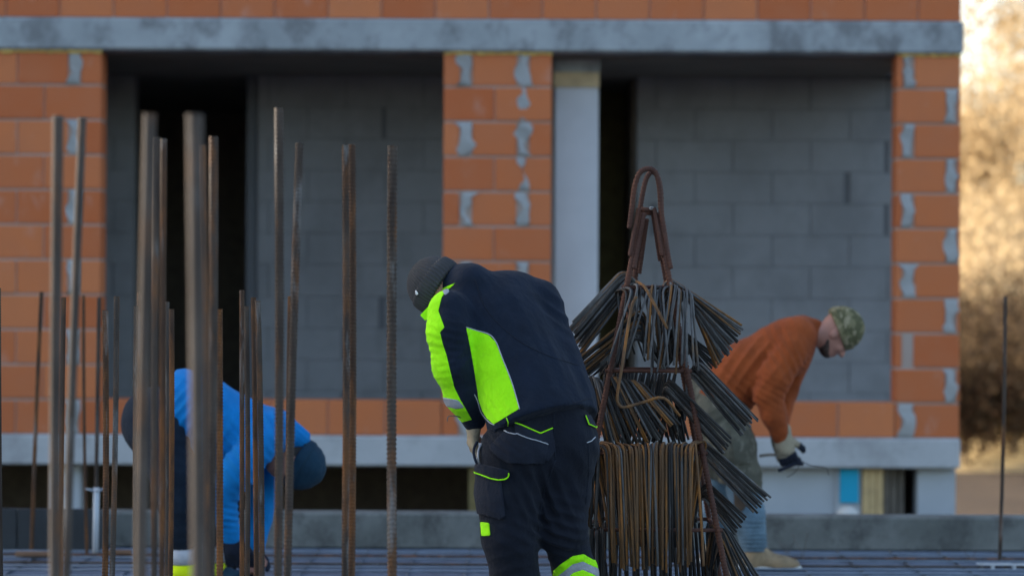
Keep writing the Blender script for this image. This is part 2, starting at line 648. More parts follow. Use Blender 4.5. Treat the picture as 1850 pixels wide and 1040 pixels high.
# courses on the upper slab
core = box('brick_upper_wall', -5.2, XR - .01, D + .012, D + .24, Z_TOP + .002, Z_TOP + .498, M['mortar_bed'], B)
for r in range(2):
    p = -380 + 49 * r
    while p < 1735:
        q = min(p + 97, 1735)
        if 1735 - q < 20: q = 1735
        block('brick', fx(p) + .004, fx(q) - .004, D + rnd.uniform(-.004, .004), D + .25, Z_TOP + .006 + .25 * r, Z_TOP + .247 + .25 * r, M['brick'], core)
        p = q
# the rest of the building, out of the picture
box('outer_wall', XL, XR, D + .02, D + .25, Z_TOP + .5, 10.5, M['brickwall'], B)
box('outer_wall', XL, fx(-230), D, D + .25, Z_BASE, Z_SOF, M['brickwall'], B)
box('side_wall', XR - .25, XR, D + .252, D + 12, Z_TOP + .004, 10.5, M['brickwall'], B)
box('side_wall', XR - .25, XR, D + 3.2, D + 8, Z_BASE, Z_SOF, M['brickwall'], B)
box('rear_wall', XL, XR, D + 12, D + 12.25, -1.25, 10.5, M['brickwall'], B)
box('roof', XL, XR, D, D + 12.25, 10.5, 10.75, M['slab'], B)

# loggia back wall of aerated blocks
YB = 20.5
SB = FPX / YB


def bx(px): return (px - 925) / SB


ZC = Z_SOF - .012
hb = (ZC - Z_BASE) / 11
segs = [(-4.8, bx(240)), (bx(465), bx(1034)), (bx(1150), XR - .02)]
walls = []
for si, (a, b) in enumerate(segs):
    wc = box('block_wall', a + .004, b - .004, YB + .012, YB + .24, Z_BASE, ZC, M['blockgap'], B)
    wc['label'] = ['grey block wall beside the dark doorway', 'grey block wall between the two doorways', 'grey block wall behind the pale column opening'][si]
    for r in range(11):
        z0 = Z_BASE + r * hb
        off = bx(1184) if r % 2 == 0 else bx(1255)
        ks = math.floor((a - off) / .61) - 1
        x = off + ks * .61
        while x < b:
            g = .004 if rnd.random() > .22 else rnd.choice((.012, .03, .05))
            u, v = max(x + .001, a), min(x + .61 - g, b)
            if v - u > .03:
                block('block', u, v, YB + rnd.uniform(-.0015, .0015), YB + .25, z0 + .001, z0 + hb - .002, M['block'], wc, .0025)
            x += .61
# dark door frame post and room behind
box('doorway_post', bx(443), bx(464), YB + .06, YB + .24, Z_BASE, ZC, M['blockgap'], B)
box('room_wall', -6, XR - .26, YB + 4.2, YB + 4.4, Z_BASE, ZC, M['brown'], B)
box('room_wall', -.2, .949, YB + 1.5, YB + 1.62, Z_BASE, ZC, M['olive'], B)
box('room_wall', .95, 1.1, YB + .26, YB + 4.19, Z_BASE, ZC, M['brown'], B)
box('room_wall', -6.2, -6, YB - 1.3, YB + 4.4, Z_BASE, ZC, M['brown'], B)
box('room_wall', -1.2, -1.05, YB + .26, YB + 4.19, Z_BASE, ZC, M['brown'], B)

# pale column in the loggia with board and cap above it
yc = 18.98
c0, c1 = (1000 - 925) / (FPX / yc), (1080 - 925) / (FPX / yc)
box('pale_column', c0, c1, yc, yc + .33, Z_BASE, 2.945, M['column'], B, .012)
box('column_board', c0 - .004, c1 + .004, yc - .004, yc + .334, 2.946, 3.056, M['beige'], B)
box('column_cap', c0 - .006, c1 + .01, yc + .01, yc + .33, 3.057, ZC - .001, M['slab'], B)

# yellow foam squeezed out over the piers
for a, b, lab in ((-230, 182, None), (799, 996, None), (1618, 1735, None)):
    n = max(6, int((b - a) / 7))
    pth = [(fx(a) + (fx(b) - fx(a)) * k / n, D - .006, Z_SOF - .010 + rnd.uniform(-.006, .004)) for k in range(n + 1)]
    tube('foam_seam', pth, [rnd.uniform(.007, .019) for _ in pth], M['foam'], B, 6)

# storey below the pale slab
box('lower_wall', fx(1062), fx(1518), D + .12, D + .3, -1.3, Z_BOT, M['palewall'], B)
box('lower_wall', fx(1663), fx(1732), D + .10, D + .28, -1.3, Z_BOT, M['palewall'], B)
box('lower_post', fx(86), fx(141), D + .15, D + .4, -1.3, Z_BOT, M['palewall'], B)
box('lower_post', fx(-330), fx(-270), D + .15, D + .4, -1.3, Z_BOT, M['palewall'], B)
box('timber_post', fx(848), fx(864), D + .05, D + .12, -1.3, Z_BOT, M['olive'], B)
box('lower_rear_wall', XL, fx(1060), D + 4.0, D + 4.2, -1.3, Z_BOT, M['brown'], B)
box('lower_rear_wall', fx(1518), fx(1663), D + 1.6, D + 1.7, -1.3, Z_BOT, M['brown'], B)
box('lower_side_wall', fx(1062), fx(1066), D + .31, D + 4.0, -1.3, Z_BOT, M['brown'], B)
box('lower_side_wall', XR - .2, XR, D + .3, D + 8, -1.3, Z_BOT, M['palewall'], B)
for k in range(3):
    box('timber_board', fx(1604 + 14 * k), fx(1615 + 14 * k), D + .16 + .03 * k, D + .19 + .03 * k, -1.3, Z_BOT, M['brown'], B)

# things standing below the slab
o = box('blue_panel', fx(1521), fx(1555), D + .06, D + .085, -.05, Z_BOT - .006, M['cyan'], None, .004)
V, F = bevel_vf(fx(1515), fx(1561), D + .09, D + .112, -1.25, Z_BOT - .004, .004)
fr = obj('backing_sheet', V, F, M['white'], None)
tag(fr, 'white sheet behind the bright blue panel under the slab', 'panel')
tag(o, 'bright blue panel beside the tan timber under the slab', 'panel')
tp = empty('timber_prop', (fx(1580), D + .06, -1.25))
tag(tp, 'tan timber prop under the lower slab beside the blue panel', 'post')
for k in range(3):
    a = 1562 + 12.6 * k
    box('plank', fx(a), fx(a + 12), D + .055 + .004 * (k % 2), D + .11, -1.25, Z_BOT - .004, M['wood'], tp, .004)
# round pale lid/bag top behind the upstand
V, F = [], []
c = at(1531, 925, 18.3)
for i in range(9):
    th = math.pi * i / 8
    for j in range(16):
        ph = 2 * math.pi * j / 16
        V.append((c.x + .085 * math.sin(th) * math.cos(ph), c.y + .085 * math.sin(th) * math.sin(ph), c.z - .03 + (.075 if th < 1.6 else 1.2) * math.cos(th)))
F = [(i * 16 + j, (i + 1) * 16 + j, (i + 1) * 16 + (j + 1) % 16, i * 16 + (j + 1) % 16) for i in range(8) for j in range(16)]
tag(obj('round_sack', V, F, M['dirtywhite'], None, True), 'round cream sack top showing above the upstand by the blue panel', 'sack')

# formwork panel lying against the upstand, plastic tube, boards on the deck
fp = empty('formwork_panel', (-2.5, 14.4, 0))
tag(fp, 'dark formwork panel standing against the upstand', 'panel')
a, b = at(-120, 960, 14.35).x, at(184, 960, 14.35).x
m_ = (a + b) / 2
box('board', a, m_ - .003, 14.33, 14.36, .004, .237, M['formply'], fp, .004)
box('board', m_ + .003, b, 14.33, 14.36, .004, .235, M['formply'], fp, .004)
for k in range(4):
    x = a + (b - a) * (k + .5) / 4
    box('batten', x - .03, x + .03, 14.362, 14.42, .004, .22, M['olive'], fp)
for (p, py, L, w, lab) in ((62, 1016, .20, .06, 'short rusty orange board lying on the deck before the formwork panel'), (215, 1012, .13, .05, 'short brown board lying on the deck near the upstand')):
    d = 1.4 * FPX / (py - 540)
    c = at(p, py, d)
    V, F = bevel_vf(c.x - L / 2, c.x + L / 2, c.y - w / 2, c.y + w / 2, .026, .048, .004)
    tag(obj('board', V, F, M['rustplank']), lab, 'board')

# ------------------------------------------------------------------ reinforcement laid on the deck
rm = empty('reinforcement_mesh', (0, 12, 0))
tag(rm, 'flat grid of reinforcing bars laid on the deck', 'rebar mesh')
mats = ['mat_bar', 'mat_bar', 'rebar_grey', 'mat_bar', 'rebar_rust', 'mat_bar', 'mat_bar']
me_cache = {}
for k in range(20):
    y = 10.3 + k * .205 + .05 * math.sin(k * 2.3) + rnd.uniform(-.02, .02)
    key = ('x', mats[k % 7])
    if key not in me_cache:
        V, F = tube_vf([(-6.5, 0, 0), (6.5, 0, 0)], .007, 6)
        me_cache[key] = mesh('bar', V, F, M[mats[k % 7]], True)
    o = bpy.data.objects.new('bar', me_cache[key])
    o.location = (0, y, .018)
    o.rotation_euler.z = rnd.uniform(-.003, .003)
    link(o, rm)
V, F = tube_vf([(0, 10.2, 0), (0, 14.45, 0)], .006, 6)
mb = mesh('bar', V, F, M['mat_bar'], True)
for k in range(44):
    o = bpy.data.objects.new('bar', mb)
    o.location = (-6.3 + k * .29 + rnd.uniform(-.03, .03), 0, .008)
    link(o, rm)
# plastic spacer strips and tie wires
for p, py, L, lab in ((1795, 1025, .09, 'short white plastic spacer strip on the deck by the lone bar'), (1832, 1026, .16, 'longer white plastic spacer strip on the deck right of the lone bar')):
    d = 1.4 * FPX / (py - 540)
    c = at(p, py, d)
    sp = empty('spacer_strip', (c.x, c.y, .03))
    tag(sp, lab, 'spacer', 'plastic spacer strips')
    box('strip', c.x - L, c.x + L, c.y - .018, c.y + .018, .031, .037, M['white'], sp)
    for s in (-.7, 0, .7):
        box('foot', c.x + s * L - .008, c.x + s * L + .008, c.y - .015, c.y + .015, .002, .030, M['white'], sp)
for p, py, hgt, lab in ((1450, 1012, 48, 'thin forked tie wire sticking up before the crouched boots'), (1425, 1000, 22, 'short bent tie wire sticking up beside the tan boot'), (1755, 1015, 24, 'loose tie wire curl on the deck near the white spacers')):
    d = 1.4 * FPX / (py - 540)
    r0 = at(p, py, d)
    s = d / FPX
    pts = joinvf([tube_vf(smoothpath([r0, r0 + Vector((-6 * s, 0, hgt * .5 * s)), r0 + Vector((-18 * s, .02, hgt * s))]), .002, 5),
                  tube_vf(smoothpath([r0, r0 + Vector((5 * s, 0, hgt * .6 * s)), r0 + Vector((9 * s, -.02, hgt * 1.1 * s))]), .002, 5)])
    tag(obj('tie_wire', *pts, M['wire'], None, True), lab, 'wire', 'loose tie wires')

# ================================================================== TREES AND SHRUBS
def crown_mesh(name, seed, n, rad, hgt, mat, leaf):
    r = np.random.default_rng(seed)
    # clumps inside the crown volume
    nc = 26
    cc = r.normal(0, .42, (nc, 3)) * [rad, rad, hgt * .5]
    cc[:, 2] += hgt * .1
    cs = r.uniform(.14, .32, nc) * rad
    k = r.integers(0, nc, n)
    p = cc[k] + r.normal(0, 1, (n, 3)) * cs[k][:, None] * [1, 1, 1.4]
    up = np.abs(p[:, 2]) > 0
    d = r.normal(0, 1, (n, 3)); d[:, 2] = np.abs(d[:, 2]) + 1.0
    d /= np.linalg.norm(d, axis=1)[:, None]
    s = np.cross(d, r.normal(0, 1, (n, 3))); s /= np.linalg.norm(s, axis=1)[:, None]
    L = r.uniform(.5, 1.3, n)[:, None] * leaf
    wd = L * r.uniform(.18, .42, n)[:, None]
    V = np.stack([p, p + d * L * .5 + s * wd, p + d * L, p + d * L * .5 - s * wd], 1).reshape(-1, 3)
    F = np.arange(n * 4).reshape(n, 4)
    return mesh(name, V, F, mat)


def trunk_vf(seed, h, r0, nl):
    r = random.Random(seed)
    parts = []
    main = [Vector((0, 0, -.3))]
    for k in range(1, 8):
        main.append(Vector((r.uniform(-.05, .05) * k, r.uniform(-.05, .05) * k, h * k / 7)))
    parts.append(tube_vf(main, [r0 * (1 - .85 * k / 7) for k in range(8)], 7))
    for k in range(nl):
        i = r.randint(2, 6)
        a = r.uniform(0, 6.28)
        L = h * r.uniform(.25, .5) * (1 - .08 * i)
        b = main[i]
        d = Vector((math.cos(a) * .6, math.sin(a) * .6, r.uniform(.6, 1.1))).normalized()
        q = [b, b + d * L * .4 + Vector((0, 0, .05 * L)), b + d * L + Vector((0, 0, .2 * L))]
        rr = r0 * (1 - .85 * i / 7) * .6
        parts.append(tube_vf(q, [rr, rr * .6, rr * .2], 5))
        for s in range(3):
            e = q[1].lerp(q[2], r.uniform(.1, .9))
            dd = (d + Vector((r.uniform(-.7, .7), r.uniform(-.7, .7), r.uniform(-.1, .6)))).normalized()
            parts.append(tube_vf([e, e + dd * L * .5], [rr * .35, rr * .08], 4))
    return joinvf(parts)


crowns = [crown_mesh('crown', 1, 12000, 2.4, 5.2, M['leaf_gold'], .14), crown_mesh('crown', 2, 9000, 2.0, 6.0, M['leaf_brown'], .14),
          crown_mesh('crown', 3, 800, 1.7, 5.4, M['leaf_gold'], .12)]
trunks = [mesh('trunk', *trunk_vf(11, 6.5, .13, 16), M['bark'], True), mesh('trunk', *trunk_vf(12, 7.5, .12, 18), M['bark'], True),
          mesh('trunk', *trunk_vf(13, 9.0, .14, 22), M['bark'], True)]
tree_specs = [  # px, distance, kind, scale, label
    (1752, 58, 0, .50, 'golden brown bare tree against the corner of the brick building'),
    (1800, 66, 1, .52, 'brown twiggy tree behind the lone thin bar'),
    (1846, 60, 0, .52, 'golden bushy tree at the edge of the hillside beyond the lone bar'),
    (1772, 82, 2, .58, 'tall sparse tree rising above the slope just right of the building'),
    (1815, 90, 2, .62, 'tallest sparse tree with thin haze-pale twigs on the ridge'),
    (1862, 84, 2, .62, 'tall sparse ridge tree at the picture edge'),
    (1735, 76, 1, .46, 'brown tree half hidden behind the building corner'),
    (1905, 70, 1, 1.1, 'brown tree on the slope outside the picture edge'),
    (1690, 66, 0, 1.0, 'golden tree on the slope hidden behind the brick corner'),
    (1950, 62, 0, 1.1, 'golden bushy tree far along the slope'),
    (1782, 100, 1, .42, 'dense brown tree on the ridge behind the tall sparse tree'),
    (1842, 104, 0, .42, 'dense golden tree on the ridge behind the tallest sparse tree'),
    (1890, 100, 1, .42, 'dense brown ridge tree outside the picture edge'),
]
for i, (px, d, kd, s, lab) in enumerate(tree_specs):
    x = at(px, 540, d).x
    z = terrain_z(x, d)
    t = empty('bare_tree', (x, d, z))
    tag(t, lab, 'tree', 'bare trees on the hillside')
    t.rotation_euler.z = i * 1.7
    t.scale = (s, s, s)
    for me, nm, zz in ((trunks[kd], 'trunk', 0), (crowns[kd], 'crown', [4.0, 4.6, 5.6][kd])):
        o = bpy.data.objects.new(nm, me)
        o.location = (0, 0, zz)
        COL.objects.link(o)
        o.parent = t
shrub = [crown_mesh('foliage', 21, 7000, 1.0, 1.7, M['leaf_gold'], .14), crown_mesh('foliage', 22, 6000, 1.1, 1.3, M['leaf_shade'], .13)]
stems = mesh('stem', *trunk_vf(31, 1.5, .04, 14), M['bark'], True)
for i, (px, d, kd, s, lab) in enumerate([
    (1748, 41, 1, .9, 'low brown shrub at the foot of the slope beside the building'), (1790, 43, 1, 1.1, 'brown shrub darkened with shade low behind the lone bar'),
    (1835, 42, 1, 1.0, 'low brown shrub near the picture edge at the slope foot'), (1765, 50, 0, 1.2, 'golden shrub on the lower slope near the building'),
    (1812, 52, 0, 1.3, 'golden shrub on the lower slope right of the lone bar'), (1858, 51, 0, 1.2, 'golden shrub at the picture edge on the lower slope'),
    (1740, 56, 0, 1.3, 'golden shrub half hidden by the corner pier'), (1785, 60, 0, 1.5, 'large golden shrub halfway up the slope'),
    (1832, 63, 0, 1.5, 'large golden shrub halfway up the slope near the edge'), (1880, 46, 1, 1.1, 'brown shrub on the slope outside the picture edge'),
    (1920, 55, 0, 1.4, 'golden shrub on the slope far outside the edge'), (1710, 48, 0, 1.2, 'golden shrub on the slope behind the brick corner')]):
    x = at(px, 540, d).x
    t = empty('shrub', (x, d, terrain_z(x, d)))
    tag(t, lab, 'shrub', 'shrubs on the hillside')
    t.rotation_euler.z = i * 2.1
    t.scale = (s, s, s)
    for me, nm, zz in ((stems, 'stem', 0), (shrub[kd], 'foliage', .9)):
        o = bpy.data.objects.new(nm, me)
        o.location = (0, 0, zz)
        COL.objects.link(o)
        o.parent = t
# dry grass on the slope: one mass of blades
n = 26000
gx = RNG.uniform(2, 30, n); gy = RNG.uniform(44, 100, n)
gz = np.array([terrain_z(a, b) for a, b in zip(gx, gy)])
hh = RNG.uniform(.25, .7, n); an = RNG.uniform(0, 6.28, n)
dx, dy = np.cos(an) * .05, np.sin(an) * .05
lx, ly = RNG.normal(0, .15, n), RNG.normal(0, .15, n)
V = np.stack([np.stack([gx - dx, gy - dy, gz - .03], 1), np.stack([gx + dx, gy + dy, gz - .03], 1), np.stack([gx + lx, gy + ly, gz + hh], 1)], 1).reshape(-1, 3)
tag(obj('dry_grass', V, np.arange(n * 3).reshape(n, 3), M['grass_dry']), 'tall dry golden grass covering the hillside', 'grass', None, 'stuff')

# ================================================================== VERTICAL STARTER BARS
def rebar_vf(p0, p1, r, pitch=.0135, n=10, bend=0.0, seed=0):
    """ribbed bar from p0 up to p1: slanted ribs and two lengthwise ridges"""
    p0, p1 = Vector(p0), Vector(p1)
    ax = (p1 - p0)
    L = ax.length
    ax.normalize()
    u = ax.cross(Vector((0, 1, 0))).normalized()
    w = ax.cross(u)
    m = int(L / (pitch / 3))
    i = np.arange(m + 1)
    s = i / m * L
    rr = np.where(i % 3 == 0, r * 1.12, r * .93)
    th = np.arange(n) * 2 * math.pi / n
    S, T = np.meshgrid(s, th, indexing='ij')
    R = np.repeat(rr[:, None], n, 1)
    R = R + np.where(np.abs(np.abs(np.cos(T))) > .99, r * .10, 0)
    S2 = np.clip(S + np.sin(T + seed) * pitch * .45, 0, L)
    bow = np.sin(S / L * math.pi) * bend
    A, U_, W_ = np.array(ax), np.array(u), np.array(w)
    P = np.array(p0) + S2[..., None] * A + (R * np.cos(T + seed) + bow)[..., None] * U_ + (R * np.sin(T + seed))[..., None] * W_
    V = P.reshape(-1, 3)
    a = (i[:-1, None] * n + np.arange(n)[None]).ravel()
    b = (i[:-1, None] * n + (np.arange(n)[None] + 1) % n).ravel()
    F = np.stack([a, b, b + n, a + n], 1).astype(int)
    V = np.concatenate([V, [np.array(p1) + A * .0005, np.array(p0)]])
    top = [(m * n + k, m * n + (k + 1) % n, len(V) - 2, len(V) - 2) for k in range(n)]
    tri = [t[:3] for t in top]
    return V, [tuple(q) for q in F.tolist()] + tri


def rebar(pt, pb, d, w, mat, label, bend=0.0, dtop=0.0):
    """pt / pb: photo pixels at the top and at some lower point, d: distance, w: width in photo pixels"""
    A = at(*pt, d + dtop)
    Bq = at(*pb, d)
    t = A.z / (A.z - Bq.z)
    base = A.lerp(Bq, t)                         # carried down to the deck
    base.z = 0.0
    r = w * d / FPX / 2
    V, F = rebar_vf(base, A, r, max(.011, r * 1.0), seed=(pt[0] * 1.7) % 6.28, bend=bend + math.sin(pt[0] * 3.3) * .006)
    # own origin at the foot of the bar
    V = np.asarray(V) - np.array(base)
    o = bpy.data.objects.new('rebar', mesh('rebar', V, F, M[mat], True))
    o.location = base
    COL.objects.link(o)
    tag(o, label, 'rebar', 'vertical rebar starter bars')
    return o


rebar((105, 210), (102, 1040), 6.9, 20, 'rebar_grey', 'tall thick grey rebar before the wide brick pier, more upright of the pair there')
rebar((149, 213), (124, 1040), 7.2, 15, 'rebar_grey', 'tall grey rebar leaning before the wide brick pier, its top toward the opening')
rebar((271, 205), (258, 1040), 6.2, 23, 'rebar_grey', 'very thick blurred grey rebar before the doorway edge beside the blue hoodie')
rebar((284, 248), (281, 1040), 8.0, 12, 'rebar', 'tall rusty rebar just behind the thick one at the doorway edge, paler of two touching')
rebar((296, 251), (293, 1040), 8.2, 11, 'rebar_rust', 'tall orange rusty rebar touching a paler bar at the doorway edge')
rebar((352, 207), (356, 1040), 5.7, 29, 'rebar_grey', 'thickest blurred grey brown rebar rising in the middle of the dark doorway')
rebar((367, 262), (371, 1040), 8.0, 10, 'rebar_rust', 'tall rusty rebar mostly hidden behind the thickest bar in the dark doorway')
rebar((386, 247), (378, 1040), 8.2, 15, 'rebar', 'tall grey rebar with a rusty tip in the dark doorway beside the thickest bar')
rebar((504, 195), (500, 1040), 8.3, 15.5, 'rebar', 'tallest rebar with whitish tip before the grey block wall right of the doorway')
rebar((541, 258), (521, 1040), 8.8, 14, 'rebar', 'tall leaning rebar with rusty tip before the grey block wall')
rebar((624, 262), (621, 1040), 9.0, 12.5, 'rebar', 'greyer bar of the touching rebar pair before the middle of the block wall')
rebar((635.5, 261), (632.5, 1040), 9.1, 13, 'rebar_rust', 'rustier bar of the touching rebar pair before the middle of the block wall')
rebar((709, 263), (710, 1040), 8.9, 17, 'rebar', 'single tall rusty rebar nearest to the man in the navy jacket')
rebar((75, 527), (57, 1000), 14.25, 7.5, 'rebar_rust', 'short thin leaning rebar before the formwork panel near the frame edge')
rebar((115, 537), (111, 1040), 10.0, 9, 'rebar_rust', 'short rebar mostly hidden behind the thick upright bar at the brick pier')
rebar((151, 533), (157, 1003), 14.1, 6, 'rebar_rust', 'short thin rusty orange rebar standing in front of the formwork panel')
rebar((179, 537), (172, 1005), 14.0, 7, 'rebar', 'short thin rebar standing in a white plastic sleeve')
rebar((190, 560), (188, 1040), 10.2, 11, 'rebar_rust', 'short ribbed rusty rebar at the pier edge, rustier of the crossing pair')
rebar((211, 535), (201, 1040), 10.0, 10, 'rebar_grey', 'short ribbed grey rebar leaning beside the rusty one at the pier edge')
rebar((246, 552), (247, 1040), 10.6, 8, 'rebar_grey', 'short ribbed grey rebar in front of the navy seat of the man in blue')
rebar((252, 528), (256, 1040), 11.2, 8, 'rebar_rust', 'short rusty rebar tucked behind the very thick bar at the doorway edge')
rebar((302, 545), (300, 1040), 10.6, 8, 'rebar_grey', 'short dark grey rebar over the back of the man in blue')
rebar((310, 558), (306, 1040), 10.1, 9.5, 'rebar_rust', 'short orange rusty rebar over the hem of the blue hoodie')
rebar((396, 558), (397, 1040), 9.9, 12.5, 'rebar_rust', 'short rusty rebar standing before the middle of the blue hoodie')
rebar((437, 524), (437, 1040), 10.2, 9, 'rebar_rust', 'short orange rebar with cemented foot before the blue shoulder')
rebar((445, 553), (445, 1040), 10.5, 9, 'rebar', 'short grey brown rebar touching the orange one before the blue shoulder')
rebar((458, 537), (463, 1040), 10.6, 9, 'rebar_rust', 'short rusty rebar half hidden behind the strongly ribbed bar')
rebar((466, 543), (471, 1040), 9.9, 10.5, 'rebar', 'short strongly ribbed rebar before the shoulder of the man in blue')
rebar((524, 535), (521, 1040), 11.3, 8, 'rebar_rust', 'short rusty rebar hidden behind the leaning tall bar by the block wall')
rebar((1816, 535), (1806, 1015), 13.85, 7, 'rebar', 'lone thin rebar standing before the golden hillside')
rebar((-3, 520), (2, 1040), 10.3, 9, 'rebar', 'grey rebar cut by the edge of the picture')
# white sleeve round one bar foot
r0 = at(172, 1006, 14.0)
r1 = at(174.3, 880, 14.0)
ps = empty('plastic_sleeve', (r0.x, r0.y, 0))
tag(ps, 'white plastic sleeve round the foot of a thin rebar', 'sleeve')
r0.z = .002
tube('sleeve_tube', [r0, r0.lerp(r1, .5), r1], .0165, M['white'], ps, 12)
for k in range(4):
    a = k * math.pi / 2 + .4
    d_ = Vector((math.cos(a), math.sin(a), .25)) * .06
    tube('clip_arm', [r1 - Vector((0, 0, .02)) + d_ * .25, r1 - Vector((0, 0, .02)) + d_], [.008, .004], M['white'], ps, 6)

# ================================================================== STIRRUP RACK
DC = 10.7


def C(px, py, dd=0.0): return at(px, py, DC + dd)


rack = empty('stirrup_rack', (C(1170, 1180).x, DC, 0))
tag(rack, 'dark rusty pyramid rack welded from rebar with a looped lifting eye on top', 'rack')


def bar(path, w, name, parent=rack, mat='frame', ribs=False):
    r = w * DC / FPX / 2
    if ribs:
        P = []
        R = []
        pts = [Vector(p) for p in path]
        L = 0
        for a, b in zip(pts[:-1], pts[1:]):
            m = max(2, int((b - a).length / .0045))
            for k in range(m):
                P.append(a.lerp(b, k / m))
                R.append(r * (1.16 if len(P) % 3 == 0 else .93))
        P.append(pts[-1]); R.append(r)
        return tube(name, P, R, M[mat], parent, 8)
    return tube(name, path, r, M[mat], parent, 8)


# four legs; feet on the deck
FOOT = {}
for nm, topp, foot in (('front_left', (1158, 385, -.03), (1003, -.36)), ('front_right', (1186, 385, -.03), (1339, -.36)),
                       ('rear_left', (1163, 395, .04), (1052, .34)), ('rear_right', (1184, 395, .04), (1318, .34))):
    t = C(*topp)
    d = DC + foot[1]
    f = at(foot[0], 540 + 1.4 * FPX / d, d)
    f.z = 0
    FOOT[nm] = (t, f)
    bar([t, t.lerp(f, .5), f], 10.5, 'leg', ribs=True)
    # doubled bar where the eye is welded on
    bar([t + Vector((-.010, -.012, .02)), t.lerp(f, .10) + Vector((-.012, -.010, 0))], 8, 'splice_bar', ribs=True)
    bar([t + Vector((.012, -.008, .0)), t.lerp(f, .13) + Vector((.014, -.006, 0))], 9, 'splice_bar', ribs=True)


def leg(nm, z):
    t, f = FOOT[nm]
    return f.lerp(t, z / t.z)


def zpx(py, dd=0.0): return C(1170, py, dd).z


for py in (519, 668, 812, 946):
    z = zpx(py)
    c4 = [leg('front_left', z), leg('front_right', z), leg('rear_right', z), leg('rear_left', z)]
    for a, b in zip(c4, c4[1:] + c4[:1]):
        e = (b - a).normalized() * .02
        bar([a - e, b + e], 7, 'tier_bar')
# lifting eye: two hoops
bar(smoothpath([C(1137, 413, -.05), C(1142, 372, -.05), C(1147, 335, -.05), C(1156, 312, -.05), C(1170, 305, -.05), C(1184, 311, -.05), C(1191, 335, -.05), C(1195, 385, -.05), C(1202, 430, -.05), C(1208, 470, -.05)], 5), 9.5, 'lifting_eye', ribs=True)
bar(smoothpath([C(1145, 432, .03), C(1155, 385, .03), C(1162, 345, .03), C(1168, 322, .03), C(1177, 311, .03), C(1188, 318, .03), C(1194, 345, .03), C(1195, 385, .03), C(1196, 440, .03), C(1203, 480, .03)], 5), 9, 'lifting_eye', ribs=True)
bar([C(1158, 378, -.02), C(1183, 381, -.02)], 9, 'weld_bar')
bar([C(1160, 384, .03), C(1186, 386, .0)], 8, 'weld_bar')
V, F = bevel_vf(-.010, .010, -.006, .006, -.006, .006, .003)
o = obj('weld_lump', V, F, M['mortar'], rack, True)
o.location = C(1177, 376, -.04)
o.parent = None; o.parent = rack; o.matrix_parent_inverse = world_inv(rack)

# bent loose bars hanging on the rack
tag(tube('bent_bar', smoothpath([C(1150, 535, -.30), C(1140, 560, -.31), C(1124, 660, -.40), C(1115, 715, -.44), C(1119, 731, -.44), C(1129, 735, -.44), C(1160, 727, -.43), C(1199, 718.5, -.42), C(1228, 751, -.38)], 4), .0062, M['stir_rust'], None, 8), 'single bent bracket bar hanging out in front of the rack', 'bar', 'loose bent bars')
tag(tube('bent_bar', smoothpath([C(1150, 508, -.10), C(1160, 514, -.15), C(1166, 520, -.2), C(1186, 556, -.24), C(1206, 594, -.26)], 4), .0062, M['stir_rust'], None, 8), 'short pale bar slanting across the top front bundle of the rack', 'bar', 'loose bent bars')
tag(tube('bent_bar', smoothpath([C(1256, 800, -.32), C(1262, 870, -.34), C(1268, 960, -.36), C(1271, 1022, -.37)], 4), .0055, M['stir_rust'], None, 8), 'lone straight wire hanging beside the lowest front bundle', 'bar', 'loose bent bars')
tag(tube('bent_bar', smoothpath([C(1074, 868, -.20), C(1080, 920, -.24), C(1088, 966, -.26), C(1092, 1010, -.26)], 4), .0055, M['stir_rust'], None, 8), 'lone rusty wire hanging between the navy trousers and the front bundle', 'bar', 'loose bent bars')

srnd = random.Random(5)


def hairpin(top, front, back, r, mat, label, group, flat=0.0, lean=0.0):
    """open U: two straight legs and a round bend over the hanging point"""
    top, front, back = Vector(top), Vector(front), Vector(back)
    a = (front - top).normalized()
    b = (back - top).normalized()
    k = .030
    k = .045
    p = [front, front.lerp(top, .5)]
    if flat:                                     # squared U: two corners with a level run between them
        t2 = top + Vector((lean + srnd.uniform(-.018, .018), flat, srnd.uniform(-.004, .008)))
        c = (t2 - top).normalized()
        b = (back - t2).normalized()
        cor = [(top, a, c), (t2, -c, b)]
    else:
        cor = [(top, a, b)]
    for (o_, u, v) in cor:
        for q in range(6):
            s_ = q / 5
            p.append(o_ + u * k * (1 - s_) ** 2 + v * k * s_ ** 2)
    p += [back.lerp(p[-1], .5), back]
    V, F = tube_vf(p, r, 6)
    V = [v - top for v in V]
    o = bpy.data.objects.new('stirrup', mesh('stirrup', V, F, M[mat], True))
    o.location = top
    COL.objects.link(o)
    tag(o, label, 'stirrup', group)


def bundle(n, A0, A1, E0, E1, K0, K1, mats, label, group, jit=4.0, r=.0050, ragged=8, flat=0.0):
    """n hairpins hung from line A0-A1; visible leg ends run along E0-E1, hidden leg ends along K0-K1 (photo px, depth offset)"""
    for i in range(n):
        t = (i + .5) / n
        j = lambda s: srnd.uniform(-s, s)
        L = lambda P, Q, s, ds: C(P[0] + (Q[0] - P[0]) * t + j(s), P[1] + (Q[1] - P[1]) * t + j(s), P[2] + (Q[2] - P[2]) * t + j(ds))
        tt = L(A0, A1, jit * .5, .012)
        ee = L(E0, E1, jit, .02)
        # ragged lengths
        ee = tt.lerp(ee, 1 + srnd.uniform(-.035, .035) * ragged / 8)
        kk = L(K0, K1, jit, .02)
        mt = srnd.choice(mats)
        adj = {'stir_rust': 'rusty brown', 'stir_grey': 'grey', 'stir_dark': 'black'}[mt]
        pos = 'outermost ' if i == 0 else 'innermost ' if i == n - 1 else ''
        hairpin(tt, ee, kk, r * srnd.uniform(.9, 1.1), mt, pos + adj + ' ' + label, group, flat, (t - .5) * .13)


R_, G_, K_ = 'stir_rust', 'stir_grey', 'stir_dark'
GR = 'stirrups hanging on the rack'
